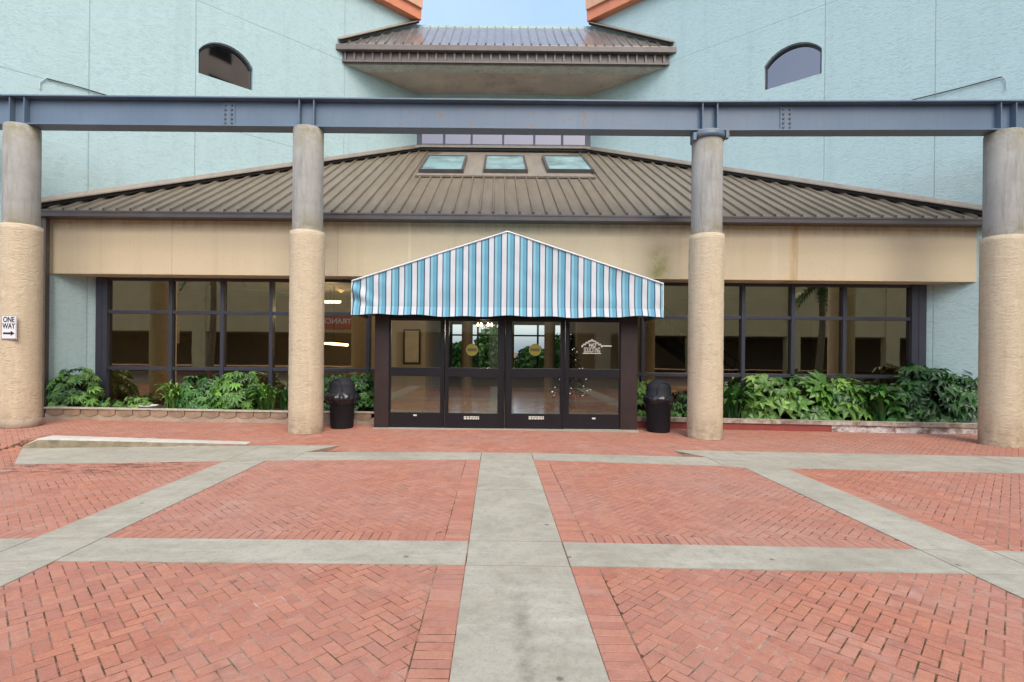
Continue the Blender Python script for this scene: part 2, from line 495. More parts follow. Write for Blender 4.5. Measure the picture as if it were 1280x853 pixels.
def beam_mat():
    q = NT('blue_grey_painted_steel'); v = q.coord()
    n1 = q.noise(v, 1.2, 5); n2 = q.noise(v, 5, 8, 0.75); x, y, z = q.xyz(v)
    c = q.ramp(n1, 0.3, 0.7, (0.100, 0.150, 0.210), (0.128, 0.182, 0.246))
    r = q.math('MAXIMUM', q.band(x, 0.2, 1.5, 1.6), q.band(x, 4.6, 0.25, 0.5))
    rr = q.math('MULTIPLY', r, q.ramp(n2, 0.56, 0.60))
    c = q.mix(q.math('MULTIPLY', rr, 0.75), c, (0.19, 0.125, 0.085))
    c = q.mix(q.math('MULTIPLY', q.ramp(q.noise(q.coord(scale=(8, 1, 0.8)), 1.5, 5), 0.5, 0.75), 0.3), c, (0.09, 0.12, 0.16))
    q.col(c); q.bump(n2, 0.06, 0.004)
    return q.set(0.45, 0, 0.5)
M['beam'] = beam_mat()
M['frame'] = simple('slate_window_aluminium', (0.045, 0.048, 0.066), 0.4, 0.2, var=0.1)
M['door'] = simple('black_bronze_door_metal', (0.012, 0.012, 0.016), 0.35, 0.2, var=0.15)
M['brownmetal'] = simple('oxblood_brown_metal_panel', (0.03, 0.018, 0.017), 0.45, 0.1, var=0.25)
M['spout'] = simple('brown_downspout_paint', (0.095, 0.078, 0.068), 0.5)
M['glass'] = glass('bronze_window_glass', (0.50, 0.45, 0.35), (0.92, 0.80, 0.57), 0.35)
M['doorglass'] = glass('clear_door_glass', (0.92, 0.92, 0.87), (1.0, 0.98, 0.9), 0.10)
M['upglass'] = glass('sky_reflecting_glass', (0.12, 0.12, 0.13), (0.50, 0.46, 0.46), 0.45, 0.03)
M['clereglass'] = glass('clerestory_glass', (0.12, 0.12, 0.13), (0.34, 0.325, 0.35), 0.45, 0.03)
M['skyglass'] = simple('frosted_aqua_skylight', (0.24, 0.38, 0.38), 0.22, 0, 0.4, 1.5)
M['dark'] = simple('dark_interior', (0.02, 0.018, 0.016), 0.8)

def awning_mat(x0, per):
    q = NT('striped_awning_canvas'); v = q.coord(); x, y, z = q.xyz(v)
    t = q.math('FRACT', q.math('ADD', q.math('DIVIDE', q.math('SUBTRACT', x, x0), per), 0.18))
    r = q.n('ShaderNodeValToRGB'); e = r.color_ramp
    e.interpolation = 'LINEAR'
    WH, NV, BL, B2 = (0.57, 0.60, 0.63, 1), (0.03, 0.08, 0.14, 1), (0.115, 0.33, 0.45, 1), (0.22, 0.46, 0.56, 1)
    pts = [(0.0, WH), (0.35, WH), (0.36, NV), (0.43, NV), (0.45, B2), (0.60, B2), (0.63, BL), (0.895, BL), (0.91, NV), (0.985, NV), (1.0, WH)]
    e.elements[0].position, e.elements[0].color = pts[0]
    e.elements[1].position, e.elements[1].color = pts[-1]
    for p, c in pts[1:-1]:
        k = e.elements.new(p); k.color = c
    q.l(t, r.inputs[0])
    g = q.ramp(q.noise(q.coord(scale=(3, 3, 0.8)), 2.0, 6, 0.7), 0.45, 0.8)
    c = q.mix(q.math('MULTIPLY', g, 0.22), r.outputs[0], (0.17, 0.2, 0.2))
    q.col(c)
    wv = q.math('ADD', q.noise(v, 500, 1), q.math('MULTIPLY', q.noise(v, 5, 3), 3.0))
    q.bump(wv, 0.12, 0.01)
    return q.set(0.75, 0, 0.3)
M['stripe'] = awning_mat(0.2, 0.2523)
M['piping'] = simple('white_canvas_piping', (0.62, 0.68, 0.72), 0.6)
M['plastic'] = simple('black_trash_can_plastic', (0.019, 0.021, 0.027), 0.72, var=0.2, spec=0.3)
M['bag'] = simple('black_bin_liner', (0.018, 0.018, 0.022), 0.28, var=0.2, bump=0.5, bs=14)
M['white'] = simple('white_sign_enamel', (0.72, 0.73, 0.75), 0.4, var=0.03)
M['black'] = simple('black_sign_ink', (0.012, 0.012, 0.013), 0.5, var=0.05)
M['decal'] = simple('cream_vinyl_decal', (0.62, 0.60, 0.54), 0.6, var=0.03)
M['yellow'] = simple('yellow_sticker_vinyl', (0.17, 0.15, 0.012), 0.5, var=0.05)
M['planter_l'] = simple('tan_planter_render', (0.36, 0.29, 0.22), 0.85, var=0.2, vs_=3, bump=0.2, dirt=(0.22, 0.16, 0.11))
M['scallop'] = simple('pink_scalloped_edging', (0.29, 0.205, 0.14), 0.85, var=0.3, vs_=5, bump=0.3, bs=25, dirt=(0.20, 0.13, 0.09))
M['cap'] = simple('worn_planter_cap', (0.44, 0.39, 0.31), 0.85, var=0.15, vs_=6, bump=0.3, bs=30, dirt=(0.28, 0.23, 0.17))
M['soil'] = simple('dark_planter_soil', (0.045, 0.032, 0.022), 0.95, var=0.4, vs_=9, bump=0.8, bs=30)
M['redband'] = simple('peeling_red_paint', (0.25, 0.055, 0.042), 0.7, var=0.15, vs_=4, bump=0.15)
def rubble():
    q = NT('patchy_white_red_render'); v = q.coord(scale=(1, 1, 1.6))
    n = q.noise(v, 3.5, 8, 0.75, 0.6); n2 = q.noise(v, 9, 6, 0.7)
    c = q.ramp(n, 0.42, 0.56, (0.24, 0.15, 0.12), (0.58, 0.55, 0.53))
    c = q.mix(q.math('MULTIPLY', q.ramp(n2, 0.56, 0.66), 0.75), c, (0.10, 0.06, 0.045))
    q.col(c); q.bump(q.math('ADD', n, n2), 0.7, 0.02)
    return q.set(0.9, 0, 0.2)
M['rubble'] = rubble()
def capstone():
    q = NT('broken_cap_stone'); v = q.coord()
    n = q.noise(v, 2.2, 8, 0.75); n2 = q.noise(v, 11, 6, 0.7)
    c = q.ramp(n, 0.4, 0.6, (0.20, 0.135, 0.10), (0.50, 0.45, 0.39))
    c = q.mix(q.math('MULTIPLY', q.ramp(n2, 0.55, 0.7), 0.6), c, (0.12, 0.08, 0.06))
    q.col(c); q.bump(q.math('ADD', n, n2), 0.5, 0.015)
    return q.set(0.9, 0, 0.2)
M['capstone'] = capstone()
M['kerbwhite'] = simple('chipped_white_kerb_paint', (0.50, 0.47, 0.41), 0.8, var=0.12, vs_=4, bump=0.25, dirt=(0.27, 0.23, 0.18))
M['kerbside'] = simple('mossy_kerb_concrete', (0.25, 0.215, 0.14), 0.9, var=0.3, vs_=6, bump=0.4, dirt=(0.10, 0.075, 0.05))
M['cable'] = simple('black_cable', (0.02, 0.02, 0.02), 0.6)
M['conduit'] = simple('grey_wall_conduit', (0.38, 0.50, 0.51), 0.6)

def leaf_mat(name, c1, c2, rough=0.38):
    q = NT(name)
    a = q.n('ShaderNodeAttribute', attribute_name='tone')
    c = q.mix(a.outputs['Fac'], c1, c2)
    q.col(c)
    q.set(rough, 0, 0.5)
    tl = q.n('ShaderNodeBsdfTranslucent'); q.l(c, tl.inputs[0])
    mx = q.n('ShaderNodeMixShader'); mx.inputs[0].default_value = 0.22
    q.l(q.b.outputs[0], mx.inputs[1]); q.l(tl.outputs[0], mx.inputs[2]); q.l(mx.outputs[0], q.out.inputs[0])
    return q.mat
M['leaf_mid'] = leaf_mat('mid_green_leaf', (0.02, 0.075, 0.018), (0.18, 0.40, 0.06))
M['leaf_dark'] = leaf_mat('dark_green_leaf', (0.010, 0.042, 0.014), (0.06, 0.18, 0.042))
M['leaf_pale'] = leaf_mat('pale_green_leaf', (0.03, 0.10, 0.022), (0.26, 0.47, 0.085))
M['leaf_deep'] = leaf_mat('deep_green_leaf', (0.014, 0.055, 0.018), (0.095, 0.27, 0.05))
M['stem'] = simple('plant_stem', (0.055, 0.07, 0.03), 0.7)

# ------------------------------------------------------------------ ground
xs = [-600, -60, -20] + [-13, -12, -11, -10, -9, -7.95, -7.9] + [-7 + i for i in range(21)] + [20, 60, 600]
ys = [-600, -60, -20, -8, -4, 0, 4, 7.9, 8.3, 8.655, 8.69, 9.1, 9.5, 12, 16, 24, 60, 600]
g = MB()
g.grid([[(x, y, gz(x, y) - 0.0022) for x in xs] for y in ys], smooth=False)
tag(g.build('ground', M['grout']), kind='structure')
g = MB(); g.box(-60, 60, -13.5, -2.2, -0.2, 0.0)
g2 = MB(); g2.grid([[(x, y, gz(x, y) + 0.004) for x in xs[1:-1]] for y in (-13.5, -8, -2.2)], smooth=False)
tag(g2.build('road', M['asphalt']), kind='structure')

# strips of the paving grid (X, Y ranges in metres, read off the photograph)
CXm = 0.178
W1 = (-0.212, 0.567)                                   # middle walk
SL = (-3.86, -3.28); SR = (3.56, 4.16)                 # side strips
NB = (3.88, 4.36)                                      # near cross band
FB = (7.65, 8.17)                                      # far cross band, middle part
FO = (7.42, 8.68)                                      # far cross band, outer parts
XI = (-2.60, 2.96)
slabs = MB()
def slab(poly, h=0.004):
    n = len(slabs.v)
    cx = sum(p[0] for p in poly) / len(poly); cy = sum(p[1] for p in poly) / len(poly)
    q = []
    for (x, y) in poly:
        d = math.hypot(x - cx, y - cy) or 1
        q.append((x - (x - cx) / d * 0.006, y - (y - cy) / d * 0.006))
    # split along X so slabs follow the fall of the ground
    slabs.face([(x, y, gz(x, y) + h) for x, y in q])
    k = len(q)
    for i in range(k):
        a, b = q[i], q[(i + 1) % k]
        za, zb = gz(*a), gz(*b); slabs.face([(a[0], a[1], za + h), (a[0], a[1], za - 0.02), (b[0], b[1], zb - 0.02), (b[0], b[1], zb + h)])
def rect(x0, x1, y0, y1): slab([(x0, y0), (x1, y0), (x1, y1), (x0, y1)])
for a, b in ((-2.0, -0.3), (-0.3, 1.6), (1.6, 3.87), (3.87, 4.37), (4.37, 6.0), (6.0, 7.66), (7.66, 8.17)):
    rect(W1[0], W1[1], a, b)
for a, b in ((-9.5, SL[0]), (SL[0], SL[1]), (SL[1], W1[0]), (W1[1], SR[0]), (SR[0], SR[1]), (SR[1], 7.0), (7.0, 10.5)):
    rect(a, b, NB[0], NB[1])
for s in (SL, SR):
    for a, b in ((-2.0, 1.6), (1.6, NB[0]), (NB[1], 5.9), (5.9, FO[0])):
        rect(s[0], s[1], a, b)
slab([(XI[0] - 0.35, 7.47), (W1[0], FB[0]), (W1[0], FB[1]), (XI[0] - 0.35, 8.08)]); slab([(W1[1], FB[0]), (XI[1] + 0.35, 7.50), (XI[1] + 0.35, 8.12), (W1[1], FB[1])])
slab([(SL[0], FO[0]), (SL[1], FO[0]), (XI[0] - 0.35, 7.47), (XI[0] - 0.35, 8.08), (XI[0], 8.67), (SL[0], 8.67)])
pa, pb = ground(15, 562), ground(17, 581)
slab([(pb.x, pb.y), (-5.4, (pb.y + FO[0]) / 2), (SL[0], FO[0]), (SL[0], 8.66), (-5.4, 8.66), (-7.88, 8.66)])
slab([(SR[1], FO[0]), (SR[0] + 0.35, FO[1]), (XI[1], FO[1]), (XI[1] + 0.35, 8.12), (XI[1] + 0.35, 7.50), (SR[0], FO[0])])
slab([(SR[1], FO[0]), (8.0, FO[0]), (8.0, FO[1]), (SR[0] + 0.35, FO[1])]); rect(8.0, 13.0, FO[0], FO[1])
tag(slabs.build('paving_bands', M['concrete']), kind='structure')

# herringbone brick panels
bricks = MB(); bricks.cols = []
def clip(poly, x0, x1, y0, y1):
    for ax, lim, sg in ((0, x0, 1), (0, x1, -1), (1, y0, 1), (1, y1, -1)):
        out = []
        for i in range(len(poly)):
            a, b = poly[i - 1], poly[i]
            da, db = (a[ax] - lim) * sg, (b[ax] - lim) * sg
            if da * db < 0:
                t = da / (da - db); out.append((a[0] + (b[0] - a[0]) * t, a[1] + (b[1] - a[1]) * t))
            if db >= 0: out.append(b)
        poly = out
        if len(poly) < 3: return []
    return poly
def area(p): return 0.5 * abs(sum(p[i - 1][0] * p[i][1] - p[i][0] * p[i - 1][1] for i in range(len(p))))
TONES = [(0.415, 0.15, 0.088), (0.39, 0.14, 0.085), (0.43, 0.165, 0.098), (0.375, 0.13, 0.08), (0.41, 0.16, 0.10), (0.36, 0.13, 0.085)]
def add_brick(poly, gap=0.0034):
    if len(poly) < 3 or area(poly) < 0.0006: return
    cx = sum(p[0] for p in poly) / len(poly); cy = sum(p[1] for p in poly) / len(poly)
    t = random.choice(TONES); k = random.uniform(0.95, 1.05); k *= 1.08; col = (t[0] * k, t[1] * k * 1.1, t[2] * k * 1.12, 1)
    dz = random.uniform(-0.0006, 0.0008); tx = random.uniform(-0.007, 0.007); ty = random.uniform(-0.007, 0.007)
    o, n_ = [], []
    ar = sum(poly[i - 1][0] * poly[i][1] - poly[i][0] * poly[i - 1][1] for i in range(len(poly)))
    if ar < 0: poly = poly[::-1]
    def inset(g):
        out = []
        m = len(poly)
        for i in range(m):
            a, b, c = poly[i - 1], poly[i], poly[(i + 1) % m]
            l1 = math.hypot(b[0] - a[0], b[1] - a[1]) or 1e-6; l2 = math.hypot(c[0] - b[0], c[1] - b[1]) or 1e-6
            n1 = (-(b[1] - a[1]) / l1, (b[0] - a[0]) / l1); n2 = (-(c[1] - b[1]) / l2, (c[0] - b[0]) / l2)
            k = max(0.35, 1 + n1[0] * n2[0] + n1[1] * n2[1])
            out.append((b[0] + g * (n1[0] + n2[0]) / k, b[1] + g * (n1[1] + n2[1]) / k))
        return out
    wob = [random.uniform(-0.0007, 0.0007) for _ in poly]
    def Zb(x, y): return gz(x, max(y, 8.68) if cy > 8.68 else min(y, 8.67)) + dz + (x - cx) * tx + (y - cy) * ty
    for (x, y), e in zip(inset(gap), wob): o.append((x + e, y - e, Zb(x, y) - 0.003))
    for (x, y), e in zip(inset(gap + 0.0025), wob): n_.append((x + e, y - e, Zb(x, y)))
    bricks.face(n_); bricks.cols.append(col)
    m = len(poly)
    for i in range(m):
        j = (i + 1) % m
        bricks.face([o[i], o[j], n_[j], n_[i]]); bricks.cols.append(col)
        bricks.face([(o[i][0], o[i][1], o[i][2] - 0.006), (o[j][0], o[j][1], o[j][2] - 0.006), o[j], o[i]]); bricks.cols.append(col)
U = 0.079
def herring(x0, x1, y0, y1):
    c, s = math.cos(R(45)), math.sin(R(45))
    cx, cy = 0.13, 0.07
    def inv(x, y): return ((x - cx) * c + (y - cy) * s, -(x - cx) * s + (y - cy) * c)
    cor = [inv(x, y) for x in (x0, x1) for y in (y0, y1)]
    i0, i1 = int(min(p[0] for p in cor) / U) - 3, int(max(p[0] for p in cor) / U) + 3
    j0, j1 = int(min(p[1] for p in cor) / U) - 3, int(max(p[1] for p in cor) / U) + 3
    for i in range(i0, i1):
        for j in range(j0, j1):
            k = (i - j) % 4
            if k == 0: r = (i, j, i + 2, j + 1)
            elif k == 3: r = (i, j, i + 1, j + 2)
            else: continue
            p = [(r[0] * U, r[1] * U), (r[2] * U, r[1] * U), (r[2] * U, r[3] * U), (r[0] * U, r[3] * U)]
            p = [(cx + a * c - b * s, cy + a * s + b * c) for a, b in p]
            mx = sum(q[0] for q in p) / 4; my = sum(q[1] for q in p) / 4
            if mx < x0 - 0.15 or mx > x1 + 0.15 or my < y0 - 0.15 or my > y1 + 0.15: continue
            add_brick(clip(p, x0, x1, y0, y1))
def course(x0, x1, y0, y1, along):
    if along == 'y':
        n = max(1, round((y1 - y0) / U)); h = (y1 - y0) / n
        for i in range(n): add_brick([(x0, y0 + i * h), (x1, y0 + i * h), (x1, y0 + (i + 1) * h), (x0, y0 + (i + 1) * h)])
    else:
        n = max(1, round((x1 - x0) / U)); h = (x1 - x0) / n
        for i in range(n): add_brick([(x0 + i * h, y0), (x0 + (i + 1) * h, y0), (x0 + (i + 1) * h, y1), (x0 + i * h, y1)])
def panel(x0, x1, y0, y1, l=0, r=0, b=0, t=0):
    B = 0.212
    xa, xb, ya, yb = x0 + l * B, x1 - r * B, y0 + b * B, y1 - t * B
    if l: course(x0, xa, y0, y1, 'y')
    if r: course(xb, x1, y0, y1, 'y')
    if b: course(xa, xb, y0, ya, 'x')
    if t: course(xa, xb, yb, y1, 'x')
    herring(xa, xb, ya, yb)
panel(SL[1], W1[0], 0.8, NB[0], r=1)
panel(W1[1], SR[0], 0.8, NB[0], l=1)
panel(-7.0, SL[0], 0.8, NB[0]); panel(SR[1], 7.5, 0.8, NB[0])
panel(SL[1], W1[0], NB[1], FB[0], r=1, b=1)
panel(W1[1], SR[0], NB[1], FB[0], l=1, b=1)
panel(-9.5, SL[0], NB[1], FO[0], b=1); panel(SR[1], 10.5, NB[1], FO[0], l=1)
herring(-13, -6.2, FO[0], FO[1])
herring(XI[0], XI[1], FB[1], FO[1] + 0.003)
panel(-13, 13, FO[1], 11.25)
tag(bricks.build('brick_paving', M['brick']), kind='structure')

# ------------------------------------------------------------------ the building
hotel = empty('hotel_building', (0, 14, 0), label='teal stucco hotel with brown metal roofs behind the row of columns', cat='building')
inv_h = Matrix.Translation((0, -14, 0))
def hb(mb, name, mats, parent=None, bevel=0.0, label=None):
    o = mb.build(name, mats, parent or hotel, bevel)
    if parent is None: o.location = (0, -14, 0)
    if label: o['label'] = label
    return o

WZ = 3.24          # underside of the cream fascia
def tower(left):
    mb = MB()
    L = LEN_L if left else LEN_R
    u_lo, u_hi = (-4.5, L) if left else (0.0, L + 4.5)
    uk = 0.88 if left else L - 0.88                     # where the lobby glazing meets the wall
    top = 17.0
    # arched opening
    if left:
        p = [on_wall(248, 93), on_wall(316, 112), on_wall(248, 63), on_wall(316, 85), on_wall(276, 54)]
    else:
        p = [on_wall(955, 113, 0), on_wall(1027, 92, 0), on_wall(955, 82, 0), on_wall(1027, 62, 0), on_wall(1003, 52, 0)]
    ua, ub = p[0][0], p[1][0]
    zs = (p[0][1] + p[1][1]) / 2; ze = (p[2][1] + p[3][1]) / 2; zt = p[4][1] + 0.02
    N = 14
    arc = []
    hw = (ub - ua) / 2; h = zt - ze; rad = (hw * hw + h * h) / (2 * h)
    for i in range(N + 1):
        x = ua + (ub - ua) * i / N
        arc.append((x, ze + math.sqrt(max(0, rad * rad - (x - (ua + ub) / 2) ** 2)) - (rad - h)))
    lo = WZ + 0.003
    def fq(a, b, z0, z1): mb.face([(a, 0, z0), (b, 0, z0), (b, 0, z1), (a, 0, z1)])
    if left: fq(u_lo, uk, -0.2, lo)
    else: fq(uk, u_hi, -0.2, lo)
    fq(u_lo, ua, lo, top); fq(ub, u_hi, lo, top); fq(ua, ub, lo, zs)
    for i in range(N):
        a, b = arc[i], arc[i + 1]
        mb.face([(a[0], 0, a[1]), (b[0], 0, b[1]), (b[0], 0, top), (a[0], 0, top)])
    loop = [(ua, zs), (ub, zs)] + arc[::-1]
    D = 0.16
    for i in range(len(loop)):
        a, b = loop[i], loop[(i + 1) % len(loop)]
        mb.face([(a[0], 0, a[1]), (a[0], D, a[1]), (b[0], D, b[1]), (b[0], 0, b[1])])
    # the rest of the block
    dep = 6.0
    mb.face([(u_lo, 0, top), (u_hi, 0, top), (u_hi, dep, top), (u_lo, dep, top)])
    mb.face([(u_lo, dep, lo), (u_hi, dep, lo), (u_hi, dep, top), (u_lo, dep, top)])
    for u in (u_lo, u_hi):
        mb.face([(u, 0, lo), (u, dep, lo), (u, dep, top), (u, 0, top)])
    k0, k1 = (uk, u_hi) if left else (u_lo, uk)
    mb.face([(k0, 0, lo), (k1, 0, lo), (k1, dep, lo), (k0, dep, lo)])
    e0, e1 = (u_lo, uk) if left else (uk, u_hi)
    for u in (e0, e1):
        mb.face([(u, 0, -0.2), (u, dep, -0.2), (u, dep, lo), (u, 0, lo)])
    mb.face([(e0, dep, -0.2), (e1, dep, -0.2), (e1, dep, lo), (e0, dep, lo)])
    org = LA if left else RB
    d = DIR_L if left else DIR_R
    rz = math.atan2(d.y, d.x)
    o = mb.build('tower_wall', M['teal_l'] if left else M['teal_r'], hotel, 0, (org.x, org.y - 14, 0), rz)
    # window: frame and pane as sub-parts
    f = MB(); pn = MB()
    def ins(q, k):
        cx, cz = (ua + ub) / 2, (zs + ze) / 2
        return [(cx + (x - cx) * (1 - k / hw), cz + (z - cz) * (1 - k / hw)) for x, z in q]
    inner = ins(loop, 0.05)
    for y0, y1 in ((D - 0.05, D - 0.05),):
        for i in range(len(loop)):
            j = (i + 1) % len(loop)
            a, b, c_, e = loop[i], loop[j], inner[j], inner[i]
            f.face([(a[0], y0, a[1]), (b[0], y0, b[1]), (c_[0], y0, c_[1]), (e[0], y0, e[1])])
            f.face([(e[0], y0, e[1]), (c_[0], y0, c_[1]), (c_[0], D + 0.02, c_[1]), (e[0], D + 0.02, e[1])])
    wname = 'arched_window'
    w_ = f.build(wname, M['frame'], o)
    pn.face([(x, D - 0.01, z) for x, z in ins(loop, 0.045)], 0)
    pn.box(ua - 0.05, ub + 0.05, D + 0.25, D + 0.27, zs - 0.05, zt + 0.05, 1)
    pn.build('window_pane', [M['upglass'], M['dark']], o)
    # cornice high on the corner
    c1 = MB(); c2 = MB()
    zb = 13.06
    a, b = (u_lo, u_hi + 0.02) if left else (u_lo - 0.02, u_hi)
    c1.box(a, b, -0.25, 0.1, zb, zb + 0.36); c2.box(a, b, -0.33, 0.1, zb + 0.363, zb + 1.5)
    co = c1.build('cornice', M['orange'], o); c2.build('cornice_band', M['salmon'], o)
    # cable coming off a conduit
    cb = MB()
    if left: q = [on_wall(50, 112), on_wall(50, 104), on_wall(56, 99), on_wall(63, 100)]; r_ = [on_wall(58, 99), on_wall(100, 110), on_wall(146, 124)]
    else: q = [on_wall(1258, 112, 0), on_wall(1258, 102, 0), on_wall(1254, 97, 0), on_wall(1247, 98, 0)]; r_ = [on_wall(1252, 97, 0), on_wall(1200, 111, 0), on_wall(1140, 126, 0)]
    cb.tube([(u, -0.03, z) for u, z in q], 0.012, 6)
    cb.build('conduit', M['conduit'], o)
    cc = MB(); cc.tube([(u, -0.035, z) for u, z in r_], 0.012, 6); cc.build('cable', M['cable'], o)
    return o
tl_ = tower(True); tl_['label'] = 'pale teal stucco tower wall on the left'
tr_ = tower(False); tr_['label'] = 'teal stucco tower wall on the right'

# recessed middle wall between the towers
YB = 18.2
b0, b1 = LB.x - 0.05, RB.x + 0.05
zc0, zc1 = at(630, 183, YB).z, at(630, 150, YB).z
xw0, xw1 = at(521, 170, YB).x + 0.02, at(738, 170, YB).x - 0.02
mb = MB()
mb.box(b0, b1, YB, YB + 0.3, WZ, zc0); mb.box(b0, b1, YB, YB + 0.3, zc1, 13.0)
mb.box(b0, xw0, YB, YB + 0.3, zc0, zc1); mb.box(xw1, b1, YB, YB + 0.3, zc0, zc1)
hb(mb, 'recessed_wall', M['teal'])
mb = MB()
mb.box(xw0, xw1, YB - 0.02, YB + 0.1, zc0, zc0 + 0.06); mb.box(xw0, xw1, YB - 0.02, YB + 0.1, zc1 - 0.06, zc1)
for px in (524, 555, 589.5, 629, 668, 703, 735):
    X = at(px, 172, YB).x
    hw = 0.08 if px in (524, 735) else 0.035
    mb.box(X - hw, X + hw, YB - 0.025, YB + 0.1, zc0 + 0.001, zc1 - 0.001)
win = hb(mb, 'clerestory_window', M['frame'])
mb = MB(); mb.face([(xw0, YB + 0.05, zc0), (xw1, YB + 0.05, zc0), (xw1, YB + 0.05, zc1), (xw0, YB + 0.05, zc1)])
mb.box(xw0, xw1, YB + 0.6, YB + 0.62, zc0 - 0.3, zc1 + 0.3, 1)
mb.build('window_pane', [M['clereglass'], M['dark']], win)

# ---- roofs
def roof(name, Ye, ze, Yt, zt, mat_, seam, rib_h, skip=None, x_off=0.0):
    sl = (zt - ze) / (Yt - Ye)
    def Z(y): return ze + (y - Ye) * sl
    nrm = Vector((0, -sl, 1)).normalized()
    mb = MB()
    xl, xr, xlt, xrt = wallx_l(Ye) , wallx_r(Ye), wallx_l(Yt), wallx_r(Yt)
    mb.face([(xl, Ye, ze), (xr, Ye, ze), (xrt, Yt, zt), (xlt, Yt, zt)])
    mb.face([(xl, Ye, ze - 0.03), (xlt, Yt, zt - 0.03), (xrt, Yt, zt - 0.03), (xr, Ye, ze - 0.03)])
    mb.face([(xl, Ye, ze - 0.03), (xr, Ye, ze - 0.03), (xr, Ye, ze), (xl, Ye, ze)])
    cl = MB()
    n = int((xr - xl) / seam)
    xs_ = x_off - int((x_off - xl) / seam) * seam
    x = xs_
    while x < xr - 0.02:
        yl = LA.y + (x - LA.x) * (LB.y - LA.y) / (LB.x - LA.x) if x < LB.x else (RA.y + (x - RA.x) * (RB.y - RA.y) / (RB.x - RA.x) if x > RB.x else Yt)
        y1 = min(Yt, yl) - 0.10
        y0 = Ye - 0.004
        if skip and skip[0] < x < skip[1]: y1 = min(y1, skip[2])
        if y1 > y0 + 0.08:
            a, b = Vector((x, y0, Z(y0))), Vector((x, y1, Z(y1)))
            # trapezoid rib
            w0, w1 = rib_h * 0.62, rib_h * 0.3
            pa = [a + Vector((-w0, 0, 0)), a + Vector((-w1, 0, 0)) + nrm * rib_h, a + Vector((w1, 0, 0)) + nrm * rib_h, a + Vector((w0, 0, 0))]
            pb = [p + (b - a) for p in pa]
            for i in range(3): mb.face([pa[i], pa[i + 1], pb[i + 1], pb[i]])
            mb.face(pa[::-1]); mb.face(pb)
        x += seam
    o = hb(mb, name, mat_)
    return o, Z, nrm, sl

YE = 11.35
ZE = at(640, 267.5, YE).z
ZT = at(630, 190, YB).z
def roof_hit(px, py):
    a, b = ray(px, py); s = (ZT - ZE) / (YB - YE)
    Y = (ZE - s * YE - HC) / (b - s)
    return Vector((a * Y, Y, HC + b * Y))
Ysk = roof_hit(630, 223).y
xs0, xs1 = roof_hit(519, 222).x, roof_hit(743, 222).x
low, ZL, NL, SLP = roof('lower_roof', YE, ZE, YB, ZT, M['roof'], 0.293, 0.05, (xs0 + 0.1, xs1 - 0.1, Ysk), 0.20)
low['label'] = 'brown standing seam roof over the entrance lobby'
# flashings along the two tower walls and the back, dark closures under them
def flashing(parent, A, B, zA, zB, inward, w=0.28, up=0.22, mats=None):
    A, B = Vector((A[0], A[1], zA)), Vector((B[0], B[1], zB))
    d = (B - A); n = Vector(inward)
    mb = MB()
    u = Vector((0, 0, 1))
    p = [A + u * up + n * 0.02, B + u * up + n * 0.02, B + u * 0.11 + n * 0.05, A + u * 0.11 + n * 0.05, ]
    mb.face(p)
    q = [A + u * 0.11 + n * 0.05, B + u * 0.11 + n * 0.05, B + u * 0.075 + n * w, A + u * 0.075 + n * w]
    mb.face(q)
    r_ = [q[3], q[2], q[2] - u * 0.03, q[3] - u * 0.03]
    mb.face(r_)
    mb.face([A + u * up, B + u * up, p[1], p[0]])
    mb.build('roof_flashing', M['flash'], parent)
    mb = MB()
    mb.face([A + n * (w - 0.05) - u * 0.02, B + n * (w - 0.05) - u * 0.02, B + n * (w - 0.05) + u * 0.08, A + n * (w - 0.05) + u * 0.08])
    mb.build('seam_closure', M['closure'], parent)
nl = Vector((DIR_L.y, -DIR_L.x, 0)); nr = Vector((DIR_R.y, -DIR_R.x, 0))
flashing(low, (wallx_l(YE), YE), (LB.x, YB), ZE, ZT, nl)
flashing(low, (RB.x, YB), (wallx_r(YE), YE), ZT, ZE, nr)
flashing(low, (LB.x, YB), (RB.x, YB), ZT, ZT, (0, -1, 0), 0.25)
